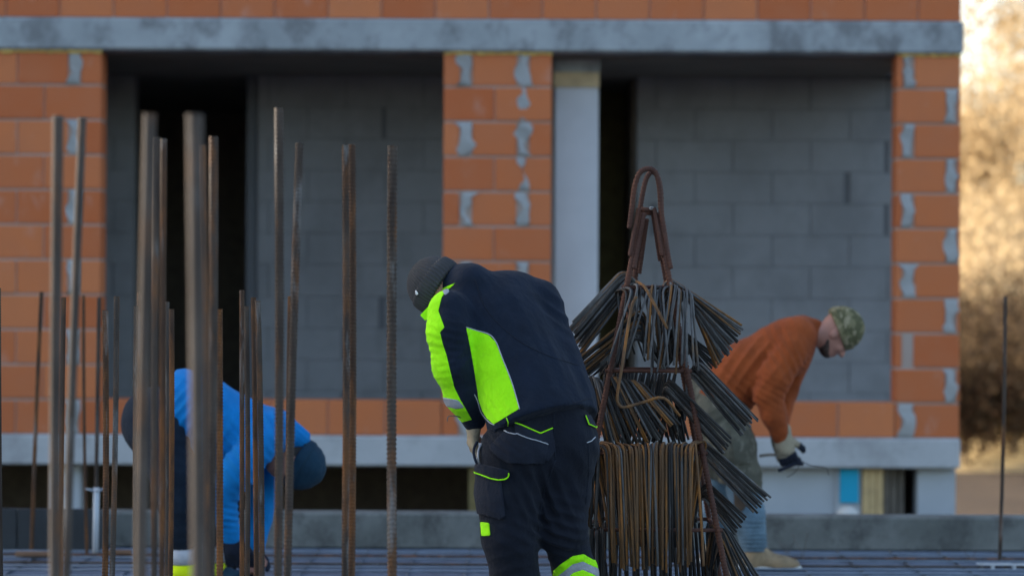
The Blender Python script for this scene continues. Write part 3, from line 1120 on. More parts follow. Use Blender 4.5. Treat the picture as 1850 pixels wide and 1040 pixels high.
# lowest front bundle, the big rusty one
bundle(44, (1090, 806, -.34), (1254, 804, -.34), (1100, 1020, -.42), (1252, 1024, -.42), (1092, 985, -.10), (1250, 985, -.10), [R_, R_, R_, R_, R_, R_, G_, K_], 'stirrup in the wide lowest front bundle of the rack', GR, 6, flat=.16)
# upper front bundle
bundle(13, (1136, 520, -.14), (1205, 520, -.14), (1096, 648, -.28), (1204, 664, -.28), (1130, 640, .02), (1240, 650, .02), [G_, R_, G_, K_], 'stirrup in the loose upper front bundle under the lifting eye', GR, 15, flat=.10)
bundle(11, (1214, 506, -.12), (1252, 520, -.12), (1176, 662, -.26), (1266, 666, -.26), (1180, 560, .02), (1200, 590, .02), [G_, G_, R_], 'stirrup in the hooked upper front bundle right of the frame leg', GR, 8)
# upper left fan
bundle(26, (1126, 484, -.03), (1150, 506, .0), (1028, 586, -.10), (1052, 640, -.06), (1186, 560, .05), (1210, 600, .08), [G_, R_, G_, G_, K_], 'stirrup in the upper fan spreading toward the navy jacket', GR, 3)
bundle(18, (1160, 556, -.02), (1152, 606, .02), (1046, 648, -.10), (1062, 684, -.08), (1190, 650, .06), (1200, 670, .08), [G_, K_, R_, K_], 'stirrup in the second fan low behind the navy shoulder', GR, 4)
# upper right fan
bundle(30, (1206, 500, -.02), (1240, 524, .02), (1344, 590, -.10), (1292, 668, -.04), (1180, 560, .06), (1190, 620, .08), [G_, K_, G_, G_, R_], 'stirrup in the fan pointing at the orange sweater', GR, 2.5)
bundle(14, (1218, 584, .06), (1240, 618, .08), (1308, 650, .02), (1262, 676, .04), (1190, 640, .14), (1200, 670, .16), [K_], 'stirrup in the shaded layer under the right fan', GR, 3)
# right side, below the second tier
bundle(14, (1260, 645, -.06), (1242, 672, -.02), (1368, 752, -.16), (1336, 786, -.10), (1226, 740, .10), (1236, 760, .10), [G_, G_, K_], 'stirrup in the upper bundle slanting over the olive trousers', GR, 3)
bundle(13, (1204, 678, -.12), (1194, 698, -.10), (1320, 794, -.26), (1304, 822, -.20), (1215, 760, .0), (1225, 790, .02), [K_, G_, K_], 'stirrup in the middle bundle crossing the rusty frame leg', GR, 3)
bundle(16, (1269, 791, -.12), (1254, 810, -.08), (1388, 894, -.24), (1362, 926, -.16), (1230, 850, .02), (1240, 880, .04), [G_, G_, K_], 'stirrup in the long slanting bundle over the jeans', GR, 3)
bundle(12, (1277, 866, -.02), (1269, 894, .02), (1350, 934, -.12), (1322, 970, -.08), (1240, 930, .08), (1250, 950, .1), [K_, G_, K_], 'stirrup in the small bundle beside the knee patch', GR, 3)
bundle(16, (1284, 940, -.16), (1314, 952, -.10), (1322, 1068, -.24), (1378, 1050, -.18), (1270, 1040, .02), (1290, 1050, .04), [K_, G_, K_, R_], 'stirrup in the lowest right bundle by the tan boot', GR, 4)
# middle front and left, dark
bundle(22, (1098, 672, -.16), (1152, 684, -.16), (1152, 808, -.26), (1228, 760, -.24), (1090, 760, .0), (1120, 780, .02), [K_, K_, G_, R_], 'stirrup in the dark middle bundle behind the bent bracket bar', GR, 4)
bundle(16, (1066, 668, -.10), (1102, 690, -.12), (1096, 806, -.20), (1156, 808, -.22), (1060, 760, .02), (1080, 770, .04), [G_, K_, R_], 'stirrup in the bundle against the back of the navy jacket', GR, 4)
bundle(10, (1062, 800, -.20), (1084, 806, -.20), (1050, 940, -.26), (1080, 960, -.28), (1070, 930, -.02), (1090, 930, -.02), [K_, G_, R_], 'stirrup in the bundle beside the navy trouser seat', GR, 4)
bundle(12, (1056, 948, -.30), (1092, 946, -.30), (1050, 1080, -.36), (1090, 1085, -.36), (1060, 1060, -.05), (1100, 1060, -.05), [K_, G_, K_], 'stirrup on the lowest tier by the lime trouser band', GR, 6)
# black bends seen just above the front bundle
bundle(12, (1186, 797, .0), (1244, 793, .0), (1180, 900, -.05), (1244, 900, -.05), (1186, 890, .12), (1240, 890, .12), [K_], 'stirrup bend showing just above the rusty front bundle', GR, 2, .0075)
# the many further stirrups packed deep inside the rack, past the first three hundred
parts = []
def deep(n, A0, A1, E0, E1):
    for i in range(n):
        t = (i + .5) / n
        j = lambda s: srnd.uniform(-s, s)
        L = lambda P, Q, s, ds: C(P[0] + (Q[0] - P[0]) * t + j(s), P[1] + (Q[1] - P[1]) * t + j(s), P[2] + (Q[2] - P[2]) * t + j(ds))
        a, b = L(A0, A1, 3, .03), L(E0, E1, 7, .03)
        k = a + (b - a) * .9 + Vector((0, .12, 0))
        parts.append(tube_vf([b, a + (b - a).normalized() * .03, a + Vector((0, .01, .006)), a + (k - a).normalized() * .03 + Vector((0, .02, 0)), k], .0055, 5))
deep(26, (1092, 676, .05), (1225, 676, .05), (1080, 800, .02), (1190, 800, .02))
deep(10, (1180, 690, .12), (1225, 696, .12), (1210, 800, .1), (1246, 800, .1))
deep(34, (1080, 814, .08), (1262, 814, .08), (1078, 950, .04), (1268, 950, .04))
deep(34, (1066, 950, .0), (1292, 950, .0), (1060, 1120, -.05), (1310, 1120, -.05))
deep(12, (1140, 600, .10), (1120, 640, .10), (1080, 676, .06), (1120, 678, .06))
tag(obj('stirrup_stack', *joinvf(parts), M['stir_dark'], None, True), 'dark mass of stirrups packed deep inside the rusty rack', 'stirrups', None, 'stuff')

# ================================================================== PEOPLE
def nrm(v):
    v = np.asarray(v, float)
    return v / np.linalg.norm(v)


class SDF:
    """union of soft tapered limbs and ellipsoids, meshed with surface nets"""

    def __init__(s, vox):
        s.vox = vox
        s.ops = []

    def cap(s, a, b, ra, rb, k=.03, flat=None):
        s.ops.append(('cap', np.array(a, float), np.array(b, float), ra, rb, k, flat))
        return s

    def chain(s, pts, rs, k=.03):
        for i in range(len(pts) - 1):
            s.cap(pts[i], pts[i + 1], rs[i], rs[i + 1], k)
        return s

    def ell(s, c, ax, rad, k=.02):
        s.ops.append(('ell', np.array(c, float), np.array(ax, float), np.array(rad, float), k))
        return s

    def cut(s, p, n, k=.006):
        s.ops.append(('cut', np.array(p, float), nrm(n), k))
        return s

    def bounds(s):
        lo, hi = [], []
        for o in s.ops:
            if o[0] == 'cap':
                m = 1.0 if o[6] is None else 1 / min(1, o[6][1])
                r = max(o[3], o[4]) * m
                lo += [o[1] - r, o[2] - r]; hi += [o[1] + r, o[2] + r]
            elif o[0] == 'ell':
                r = o[3].max()
                lo.append(o[1] - r); hi.append(o[1] + r)
        return np.min(lo, 0) - .03, np.max(hi, 0) + .03

    def build(s, folds=None, n_amp=0.0, smooth=3):
        vx = s.vox
        lo, hi = s.bounds()
        n = np.ceil((hi - lo) / vx).astype(int) + 2
        f = np.full(n, .2, np.float32)
        axs = [lo[i] + np.arange(n[i]) * vx for i in range(3)]
        for o in s.ops:
            if o[0] == 'cap':
                a, b, ra, rb, k, fl = o[1:]
                m = 1.0 if fl is None else 1 / min(1, fl[1])
                r = max(ra, rb) * m + k + 2 * vx + .01
                bl, bh = np.minimum(a, b) - r, np.maximum(a, b) + r
            elif o[0] == 'ell':
                c, ax, rad, k = o[1:]
                r = rad.max() + k + 2 * vx + .01
                bl, bh = c - r, c + r
            else:
                bl, bh = lo, hi
            i0 = np.clip(np.floor((bl - lo) / vx).astype(int), 0, n - 1)
            i1 = np.clip(np.ceil((bh - lo) / vx).astype(int) + 1, 1, n)
            if o[0] == 'cut': i0, i1 = np.zeros(3, int), n
            sl = tuple(slice(i0[q], i1[q]) for q in range(3))
            X = np.stack(np.meshgrid(*[axs[q][sl[q]] for q in range(3)], indexing='ij'), -1).astype(np.float32)
            if o[0] == 'cap':
                ba = (b - a).astype(np.float32)
                q = X - a.astype(np.float32)
                h = np.clip((q @ ba) / max(1e-9, float(ba @ ba)), 0, 1)
                v = q - h[..., None] * ba
                if fl is not None:
                    nn = nrm(fl[0]).astype(np.float32)
                    v = v + (v @ nn)[..., None] * nn * (fl[1] - 1)
                d = np.linalg.norm(v, axis=-1) - (ra + (rb - ra) * h)
            elif o[0] == 'ell':
                q = (X - c.astype(np.float32)) @ ax.T.astype(np.float32)
                k0 = np.linalg.norm(q / rad, axis=-1)
                k1 = np.linalg.norm(q / rad ** 2, axis=-1) + 1e-9
                d = k0 * (k0 - 1) / k1
            else:
                p, nn, k = o[1:]
                d = (X - p.astype(np.float32)) @ nn.astype(np.float32)
                f = np.maximum(f, d)
                continue
            g = f[sl]
            h = np.clip(.5 + .5 * (g - d) / k, 0, 1)
            f[sl] = g + (d - g) * h - k * h * (1 - h)
        V, Q = nets(f, lo, vx)
        for _ in range(smooth):
            V = laplace(V, Q)
        N = vnormals(V, Q)
        if folds or n_amp:
            V = V + N * fold_field(V, folds or [], n_amp)[:, None]
            N = vnormals(V, Q)
        return V, Q, N


def nets(f, lo, vx):
    ins = f < 0
    n = np.array(f.shape)
    cnt = np.zeros(n - 1, np.int8)
    offs = [(i, j, k) for i in (0, 1) for j in (0, 1) for k in (0, 1)]
    for o in offs:
        cnt += ins[o[0]:n[0] - 1 + o[0], o[1]:n[1] - 1 + o[1], o[2]:n[2] - 1 + o[2]]
    act = np.argwhere((cnt > 0) & (cnt < 8))
    cv = {o: f[act[:, 0] + o[0], act[:, 1] + o[1], act[:, 2] + o[2]] for o in offs}
    S = np.zeros((len(act), 3)); W_ = np.zeros(len(act))
    for a in range(3):
        for o in offs:
            if o[a] == 1: continue
            o2 = list(o); o2[a] = 1; o2 = tuple(o2)
            fa, fb = cv[o], cv[o2]
            m = (fa < 0) != (fb < 0)
            t = np.where(m, fa / np.where(m, fa - fb, 1), 0)
            p = np.tile(np.array(o, float), (len(act), 1))
            p[:, a] += t
            S += p * m[:, None]; W_ += m
    V = lo + (act + S / W_[:, None]) * vx
    ids = np.full(n - 1, -1, np.int32)
    ids[act[:, 0], act[:, 1], act[:, 2]] = np.arange(len(act))
    Q = []
    for a in range(3):
        s0 = [slice(None)] * 3; s1 = [slice(None)] * 3
        s0[a] = slice(0, n[a] - 1); s1[a] = slice(1, n[a])
        A, B_ = ins[tuple(s0)], ins[tuple(s1)]
        e = np.argwhere(A != B_)
        b, c = (a + 1) % 3, (a + 2) % 3
        e = e[(e[:, b] > 0) & (e[:, c] > 0) & (e[:, b] < n[b] - 1) & (e[:, c] < n[c] - 1)]
        fl = A[e[:, 0], e[:, 1], e[:, 2]]
        q = []
        for (u, v) in ((1, 1), (0, 1), (0, 0), (1, 0)):
            w = e.copy(); w[:, b] -= u; w[:, c] -= v
            q.append(ids[w[:, 0], w[:, 1], w[:, 2]])
        q = np.stack(q, 1)
        q[~fl] = q[~fl][:, ::-1]
        Q.append(q)
    return V, np.concatenate(Q)


def laplace(V, Q, w=.5):
    S = np.zeros_like(V); c = np.zeros(len(V))
    for i in range(4):
        a, b = Q[:, i], Q[:, (i + 1) % 4]
        np.add.at(S, a, V[b]); np.add.at(c, a, 1)
        np.add.at(S, b, V[a]); np.add.at(c, b, 1)
    return V * (1 - w) + w * S / np.maximum(c, 1)[:, None]


def vnormals(V, Q):
    fn = np.cross(V[Q[:, 2]] - V[Q[:, 0]], V[Q[:, -1]] - V[Q[:, 1]]) if Q.shape[1] == 4 else np.cross(V[Q[:, 1]] - V[Q[:, 0]], V[Q[:, 2]] - V[Q[:, 0]])
    N = np.zeros_like(V)
    for i in range(Q.shape[1]): np.add.at(N, Q[:, i], fn)
    return N / (np.linalg.norm(N, axis=1)[:, None] + 1e-12)


_ph = np.random.default_rng(5)
_WV = _ph.normal(0, 1, (14, 3)); _PH = _ph.uniform(0, 6.28, 14)


def wob(V, scale):
    """smooth wobble, about -1..1"""
    return np.sin(V @ _WV.T * scale + _PH).sum(1) / 5.0


def fold_field(V, folds, n_amp):
    d = n_amp * (wob(V, 9) * .6 + .4 * (1 - 2 * np.abs(np.sin(V @ np.array([14., 9, 17]) + 2.2 * wob(V, 6)))))
    for (c, R, dr, lam, amp) in folds:
        r2 = ((V - np.array(c)) ** 2).sum(1) / R ** 2
        ph = (V - np.array(c)) @ nrm(dr) * math.pi / lam + 1.7 * wob(V, 7)
        s = np.abs(np.sin(ph))
        d += amp * np.exp(-r2) * (1 - 2 * np.sqrt(s * s + .03) + .3) * np.clip(.55 + .6 * wob(V + 3.1, 8), 0, 1.2)
    return d


def pobj(name, VQN, mat, parent):
    return obj(name, VQN[0], VQN[1], mat, parent, True)


def bvh(VQN):
    return BVHTree.FromPolygons([Vector(v) for v in VQN[0]], [tuple(q) for q in VQN[1].tolist()])


def polysd(P, poly):
    """signed distance of points to a polygon, negative inside"""
    poly = np.array(poly, float)
    d = np.full(len(P), 1e9); inside = np.zeros(len(P), bool)
    for i in range(len(poly)):
        a, b = poly[i], poly[(i + 1) % len(poly)]
        e = b - a
        t = np.clip(((P - a) @ e) / (e @ e), 0, 1)
        d = np.minimum(d, np.linalg.norm(P - a - t[:, None] * e, axis=1))
        c = ((a[1] > P[:, 1]) != (b[1] > P[:, 1])) & (P[:, 0] < (b[0] - a[0]) * (P[:, 1] - a[1]) / (b[1] - a[1] + 1e-12) + a[0])
        inside ^= c
    return np.where(inside, -d, d)


def clip_tris(V, N, T, f):
    """cut triangles along f = 0, keep f < 0"""
    s = f[T] < 0
    k = s.sum(1)
    keep = [tuple(t) for t in T[k == 3].tolist()]
    V = list(map(tuple, V)); N = list(map(tuple, N))
    cache = {}

    def mid(a, b):
        key = (min(a, b), max(a, b))
        if key not in cache:
            t = f[a] / (f[a] - f[b])
            va, vb = np.array(V[a]), np.array(V[b])
            cache[key] = len(V)
            V.append(tuple(va + (vb - va) * t))
            na, nb = np.array(N[a]), np.array(N[b])
            N.append(tuple(na + (nb - na) * t))
        return cache[key]
    for t in T[(k == 1) | (k == 2)].tolist():
        si = [f[i] < 0 for i in t]
        if sum(si) == 1:
            i = si.index(True)
            a, b, c = t[i], t[(i + 1) % 3], t[(i + 2) % 3]
            keep.append((a, mid(a, b), mid(a, c)))
        else:
            i = si.index(False)
            a, b, c = t[i], t[(i + 1) % 3], t[(i + 2) % 3]
            ab, ac = mid(a, b), mid(a, c)
            keep += [(ab, b, c), (ab, c, ac)]
    return np.array(V), np.array(N), keep


def overlay(name, VQN, poly, mat, parent, thick=.003, deep=.10, tree=None, wrap=True):
    """a panel of cloth that lies on a garment: cut out of its surface along an outline, lifted by thick, with a turned rim"""
    V, Q, N = VQN
    P = proj(V)
    poly = np.array(poly, float)
    lo, hi = poly.min(0) - 12, poly.max(0) + 12
    near = ((P > lo) & (P < hi)).all(1)
    f = np.full(len(V), 50.0)
    f[near] = polysd(P[near], poly)
    tree = tree or bvh(VQN)
    cl = np.array(CAMLOC)
    bad = np.zeros(len(V), bool)
    for i in np.nonzero(f < 6)[0]:
        dv = V[i] - cl
        L = np.linalg.norm(dv)
        h = tree.ray_cast(CAMLOC, Vector(dv / L))
        if h[0] is not None and L - h[3] > deep: bad[i] = True
        if not wrap and (N[i] @ dv) > 0: bad[i] = True
    T = np.concatenate([Q[:, [0, 1, 2]], Q[:, [0, 2, 3]]])
    T = T[(f[T] < 6).any(1) & ~bad[T].any(1)]
    if not len(T): return None
    V2, N2, tr = clip_tris(V, N, T, f)
    used = sorted({i for t in tr for i in t})
    mp = {u: i for i, u in enumerate(used)}
    A = V2[used] + N2[used] * thick
    Bk = V2[used] - N2[used] * .004
    n = len(used)
    tr = [tuple(mp[i] for i in t) for t in tr]
    ed = {}
    for t in tr:
        for i in range(3):
            ed[(t[i], t[(i + 1) % 3])] = 1
    rim = [(b, a, a + n, b + n) for (a, b) in ed if (b, a) not in ed]
    return obj(name, np.concatenate([A, Bk]), [t for t in tr] + rim, mat, parent, True)


def stripe(name, tree, pts, w, mat, parent, lift=.001, n=8):
    """a cord or seam laid on the garment along photo pixels"""
    P = smoothpath([Vector((x, y, 0)) for x, y in pts], n) if len(pts) > 4 else [Vector((*a, 0)).lerp(Vector((*b, 0)), k / 5) for a, b in zip(pts[:-1], pts[1:]) for k in range(6)] if len(pts) > 2 else [Vector((*pts[0], 0)).lerp(Vector((*pts[1], 0)), k / 8) for k in range(9)]
    out = []
    for p in P:
        d = (at(p.x, p.y, 10) - CAMLOC).normalized()
        h = tree.ray_cast(CAMLOC, d)
        if h[0] is not None: out.append(h[0] + h[1] * lift)
    if len(out) < 2: return None
    return tube(name, out, w, mat, parent, 6)


def frame_from(F_, U_):
    """rows: side, forward, up"""
    F_ = nrm(F_); U_ = np.asarray(U_, float); U_ = nrm(U_ - F_ * (U_ @ F_))
    return np.array([np.cross(F_, U_), F_, U_])


def head_ops(s, c, A, neck, k=.018):
    """skull, jaw, nose, lips, brow, ears and neck in head axes A (side, forward, up), c = centre of the skull"""
    c = np.array(c, float)
    L = lambda x, y, z: c + x * A[0] + y * A[1] + z * A[2]
    s.cap(neck, L(0, -.025, -.06), .062, .056, .03)
    s.ell(L(0, -.005, .02), A, (.076, .096, .098), .02)
    s.ell(L(0, .035, -.045), A, (.060, .062, .075), .03)
    s.ell(L(0, .055, -.098), A, (.040, .036, .026), .025)        # chin
    s.ell(L(0, .080, .012), A, (.052, .016, .014), .02)          # brow
    s.cap(L(0, .088, .002), L(0, .116, -.036), .009, .013, .012)  # nose
    for x in (-1, 1):
        s.ell(L(x * .011, .100, -.040), A, (.009, .010, .008), .008)
        s.ell(L(x * .040, .070, -.030), A, (.022, .018, .020), .02)   # cheek bones
        s.ell(L(x * .076, -.008, -.015), A, (.012, .020, .032), .008)  # ears
    s.ell(L(0, .092, -.066), A, (.024, .012, .006), .008)        # lips
    s.ell(L(0, .089, -.078), A, (.021, .012, .007), .008)
    return L


def hand_ops(s, wrist, dirn, palm_n, side=1, curl=.9, sc=1.0, k=.008):
    """palm, four jointed fingers of unequal length and a thumb; palm_n points out of the palm"""
    d = nrm(dirn); n = np.asarray(palm_n, float); n = nrm(n - d * (n @ d)); sd = np.cross(d, n) * side
    w = np.array(wrist, float)
    s.cap(w, w + d * .03 * sc, .026 * sc, .030 * sc, .02, (n, 1.25))
    for x in (-.027, -.009, .009, .027):
        s.cap(w + d * .03 * sc + sd * x * .8 * sc, w + d * .088 * sc + sd * x * sc, .015 * sc, .0115 * sc, .015)
    for x, L, sp in ((-.029, .070, -.10), (-.010, .082, -.03), (.010, .077, .04), (.028, .060, .12)):
        p = w + d * .088 * sc + sd * x * sc
        ang = curl * .45
        r = .0105 * sc
        for q, fr in enumerate((.45, .32, .26)):
            dd = nrm(d * math.cos(ang) + n * math.sin(ang) + sd * sp)
            e = p + dd * L * fr * sc
            s.cap(p, e, r, r * .9, k)
            p, r = e, r * .9
            ang += curl * .75
    p = w + d * .025 * sc - sd * .028 * sc
    for q, (fr, a) in enumerate(((.042, .35), (.032, .75), (.026, 1.1))):
        dd = nrm(d * .8 - sd * (.75 - .45 * q) + n * a * curl)
        e = p + dd * fr * sc
        s.cap(p, e, (.0145 - .0015 * q) * sc, (.013 - .0015 * q) * sc, k)
        p = e


def boot_ops(s, ankle, toe_dir, sc=1.0):
    a = np.array(ankle, float); t = nrm(toe_dir)
    heel = np.array([a[0], a[1], .038]) - t * .035 * sc
    ball = np.array([a[0], a[1], .034]) + t * .13 * sc
    toe = np.array([a[0], a[1], .033]) + t * .185 * sc
    sd = np.cross(t, [0, 0, 1])
    s.cap(a + np.array([0, 0, .05]), heel + t * .02, .052 * sc, .05 * sc, .02)
    s.cap(heel, ball, .036, .038, .03, (sd, .82))
    s.cap(ball, toe, .038, .031, .03, (sd, .8))
    s.cap(a, ball, .048 * sc, .03 * sc, .03)
    s.cut((0, 0, .004), (0, 0, -1))


# ------------------------------------------------------------------ man in navy and lime
DN = 10.0


def Np(px, py, dd=0.0): return np.array(at(px, py, DN + dd))


SN = FPX / DN
sh_l, sh_r = Np(816, 568, .05), Np(968, 548, .27)
neck_b = Np(842, 518, .17)
chest, hem = Np(902, 580, .15), Np(972, 740, .02)
rightv = nrm(sh_r - sh_l)
upv = nrm(chest - hem)
backn = nrm(np.cross(upv, rightv))
if backn[1] > 0: backn = -backn
hip_l, hip_r = Np(932, 790, -.04), Np(1020, 786, .07)
kn_l, kn_r = Np(916, 955, -.03), Np(1018, 950, .02)
an_l, an_r = Np(932, 1165, .02), Np(1060, 1160, .22)
an_l[2] = .10; an_r[2] = .11
el_l, wr_l = Np(818, 662, -.01), Np(856, 764, .08)
el_r, wr_r = Np(1012, 650, .38), Np(945, 735, .46)
hU = nrm([-.74, .22, .60]); hF = nrm([-.50, .30, -.80])
HA = frame_from(hF, hU)
hc = Np(799, 527, .20)
# body: one continuous figure under the clothes
s = SDF(.0065)
s.cap(chest, hem, .135, .12, .05, (backn, 1.4))
s.cap(sh_l, sh_r, .055, .055, .05)
s.cap(hem, (hip_l + hip_r) / 2, .115, .11, .05, (backn, 1.3))
s.chain([sh_l, el_l, wr_l], [.050, .040, .028])
s.chain([sh_r, el_r, wr_r], [.050, .040, .028])
s.chain([hip_l, kn_l, an_l], [.085, .058, .038])
s.chain([hip_r, kn_r, an_r], [.085, .058, .038])
for a, t in ((an_l, (-.5, .85, 0)), (an_r, (-.5, .85, 0))):
    s.cap(a, np.array([a[0], a[1], .045]) + nrm(t) * .12, .036, .028, .02)
hand_ops(s, wr_l, (-.05, .25, -1), (.9, .3, .1), 1, .9)
hand_ops(s, wr_r, (-.6, .1, -.8), (-.3, -.9, .1), -1, .9)
head_ops(s, hc, HA, neck_b)
pn = pobj('person', s.build(), M['skin'], None)
tag(pn, 'person in navy and lime work jacket and grey beanie bending over, back to the viewer', 'person')

# jacket
s = SDF(.0065)
s.cap(chest, hem + (hem - chest) * .10, .190, .228, .05, (backn, 1.28))
s.cap(Np(985, 580, .24), Np(1030, 715, .10), .085, .095, .05)
s.cap(Np(850, 560, .12), Np(975, 540, .26), .078, .075, .06)
s.ell(Np(905, 525, .22), np.array([rightv, np.cross(upv, rightv), upv]), (.15, .09, .07), .05)
cutp = Np(868, 793, -.1)
cutn = -np.cross(nrm(Np(1080, 717, -.1) - cutp), backn)
if cutn[2] > 0: cutn = -cutn
s.cut(cutp, cutn)
s.chain([Np(812, 562, .03), Np(812, 600, .0), el_l, Np(836, 715, .02), wr_l + (0, 0, .012)], [.082, .082, .072, .062, .046], .035)
s.chain([sh_r + np.array([.01, 0, 0]), el_r, wr_r], [.082, .070, .045], .03)
s.chain([Np(850, 518, .14), Np(826, 516, .19)], [.094, .086], .03)      # collar
fl = [
    (el_l, .09, wr_l - sh_l, .026, .006), (Np(810, 610, -.03), .09, (.3, 0, 1), .030, .006), (Np(835, 715, .0), .07, wr_l - el_l, .020, .006),
    (Np(845, 760, .02), .05, wr_l - el_l, .014, .004),
    (Np(850, 560, .05), .10, (1, .1, .6), .035, .007), (Np(900, 640, -.05), .14, (1, 0, .35), .055, .006), (Np(885, 720, -.05), .11, (.8, 0, .7), .034, .017), (Np(885, 650, -.05), .10, (.7, 0, -.6), .036, .015),
    (Np(1010, 640, .0), .16, (1, 0, .45), .08, .005), (Np(1020, 560, .2), .10, (.7, 0, 1), .045, .009),
    (Np(1040, 700, .05), .10, (1, 0, .3), .04, .007), (Np(950, 570, .05), .14, (1, 0, .6), .09, .004)]
JK = s.build(fl, .002)
jk = pobj('jacket', JK, M['navy'], pn)
jt = bvh(JK)
sleeve_poly = [(823, 511), (818, 516), (806, 526), (798, 537), (792, 561), (803, 591), (795, 600), (800, 621), (807, 642), (814, 672), (821, 700), (832, 722), (846, 746), (852, 757), (835, 762), (812, 740), (760, 700), (745, 560), (780, 530), (808, 517)]
overlay('lime_sleeve_panel', JK, sleeve_poly, M['lime'], jk, .002, .16, jt)
overlay('reflective_strip', JK, [(795, 716), (828, 722), (839, 735), (824, 737), (795, 729)], M['grey_tape'], jk, .0045, .12, jt)
side_poly = [(842, 592), (862, 598), (883, 605), (895, 617), (902, 634), (908, 650), (917, 672), (926, 697), (938, 738), (918, 750), (892, 766), (880, 755), (872, 742), (865, 722), (862, 700), (857, 671), (851, 636)]
overlay('lime_side_panel', JK, side_poly, M['lime'], jk, .002, .05, jt)
stripe('piping', jt, [(842, 591), (862, 597), (884, 604), (896, 617), (903, 634), (909, 650), (918, 672), (927, 697), (939, 739)], .0021, M['piping'], jk)
stripe('piping', jt, [(857, 712), (863, 724), (870, 745), (884, 762), (893, 767)], .0020, M['piping'], jk)
overlay('shoulder_strip', JK, [(800, 527), (808, 520), (812, 527), (804, 534)], M['grey_tape'], jk, .004, .05, jt)
stripe('seam', jt, [(858, 505), (880, 560), (930, 610), (985, 640), (1045, 660)], .0016, M['navy3'], jk)
stripe('seam', jt, [(868, 780), (900, 772), (960, 752), (1020, 733), (1074, 716)], .0018, M['navy3'], jk)
stripe('zip_pull', jt, [(915, 754), (918, 762), (917, 770)], .0022, M['lime'], jk)
# collar flap in lime at the throat
a, b, c_, d_ = Np(775, 552, .12), Np(759, 569, .12), Np(768, 579, .11), Np(786, 560, .10)
V = [a, b, c_, d_] + [p + np.array([.004, .012, .002]) for p in (a, b, c_, d_)]
obj('collar_flap', V, [(0, 1, 2, 3), (7, 6, 5, 4), (0, 4, 5, 1), (1, 5, 6, 2), (2, 6, 7, 3), (3, 7, 4, 0)], M['lime'], jk)

# trousers
s = SDF(.0065)
s.cap(Np(980, 745, .03), Np(978, 805, .02), .172, .198, .05, ((0, 1, 0), 1.3))
s.ell(Np(942, 805, -.05), np.eye(3), (.125, .125, .13), .05)
s.ell(Np(1022, 800, .0), np.eye(3), (.125, .13, .13), .05)
s.chain([Np(925, 820, -.03), Np(920, 900, -.03), Np(922, 965, -.03), Np(932, 1060, .0), an_l], [.130, .118, .108, .092, .075], .04)
s.chain([Np(1018, 815, .05), Np(1014, 890, .04), Np(1016, 950, .02), Np(1040, 1040, .1), an_r], [.130, .108, .090, .080, .068], .04)
s.cut(Np(985, 705, 0), (.1, 0, 1))
s.cut((0, 0, .07), (0, 0, -1))
fl = [(Np(1016, 950, -.05), .12, (.35, 0, 1), .04, .014), (Np(1030, 860, -.05), .14, (.7, 0, 1), .07, .009), (Np(985, 900, -.05), .12, (1, 0, .6), .045, .017),
      (Np(930, 965, -.1), .12, (.35, 0, 1), .05, .005), (Np(935, 1020, -.1), .10, (-.4, 0, 1), .05, .005), (Np(955, 850, -.12), .10, (1, 0, .2), .06, .006), (Np(1050, 790, .0), .08, (1, 0, .4), .035, .006),
      (Np(900, 780, -.1), .09, (.7, 0, 1), .03, .007), (Np(1050, 1000, .0), .08, (-.3, 0, 1), .03, .006)]
TR = s.build(fl, .003)
tr_ = pobj('trousers', TR, M['navy2'], pn)
tt = bvh(TR)
pk = overlay('rear_pocket', TR, [(931, 765), (975, 784), (998, 775), (1004, 812), (990, 832), (948, 818), (930, 800)], M['navy3'], tr_, .006, .06, tt)
overlay('holster_pocket', TR, [(888, 806), (915, 778), (950, 791), (987, 803), (983, 834), (950, 836), (922, 834), (902, 826)], M['navy3'], tr_, .014, .06, tt)
stripe('piping', tt, [(931, 765), (953, 774), (975, 783), (998, 774)], .0026, M['lime'], tr_, .008)
stripe('piping', tt, [(915, 779), (932, 785), (949, 791.5), (970, 797), (987, 803)], .0021, M['piping'], tr_, .016)
overlay('cargo_flap', TR, [(858, 846), (867, 837), (895, 843), (921, 850), (915, 862), (900, 866), (878, 857)], M['navy3'], tr_, .016, .06, tt)
overlay('cargo_pocket', TR, [(862, 852), (905, 862), (913, 930), (905, 936), (866, 926), (860, 890)], M['navy3'], tr_, .010, .06, tt)
stripe('piping', tt, [(857, 850), (866, 853), (878, 858), (900, 866), (915, 863), (921, 852)], .0026, M['lime'], tr_, .018)
overlay('hip_flap', TR, [(1055, 750), (1062, 767), (1073, 773), (1084, 764), (1084, 748)], M['navy3'], tr_, .006, .06, tt)
stripe('piping', tt, [(1056, 752), (1062, 767), (1074, 773), (1080, 765)], .0024, M['lime'], tr_, .008)
stripe('piping', tt, [(1060, 799), (1068, 796), (1075, 789)], .0020, M['piping'], tr_, .002)
overlay('lime_tab', TR, [(869, 942), (884, 944), (886, 967), (871, 967)], M['lime'], tr_, .004, .06, tt)
overlay('lime_band', TR, [(1000, 1030), (1012, 1019), (1034, 1004), (1054, 1000), (1070, 1010), (1090, 1016), (1090, 1030), (1070, 1022), (1052, 1013), (1034, 1018), (1018, 1032), (1000, 1046)], M['lime'], tr_, .003, .14, tt)
overlay('reflective_band', TR, [(1000, 1046), (1018, 1032), (1034, 1018), (1052, 1013), (1070, 1022), (1090, 1030), (1090, 1048), (1070, 1036), (1052, 1028), (1036, 1033), (1020, 1047), (1000, 1062)], M['grey_tape'], tr_, .003, .14, tt)
overlay('lime_band', TR, [(1000, 1062), (1020, 1047), (1036, 1033), (1052, 1028), (1070, 1036), (1090, 1048), (1090, 1064), (1066, 1052), (1040, 1050), (1020, 1064), (1000, 1078)], M['lime'], tr_, .003, .14, tt)
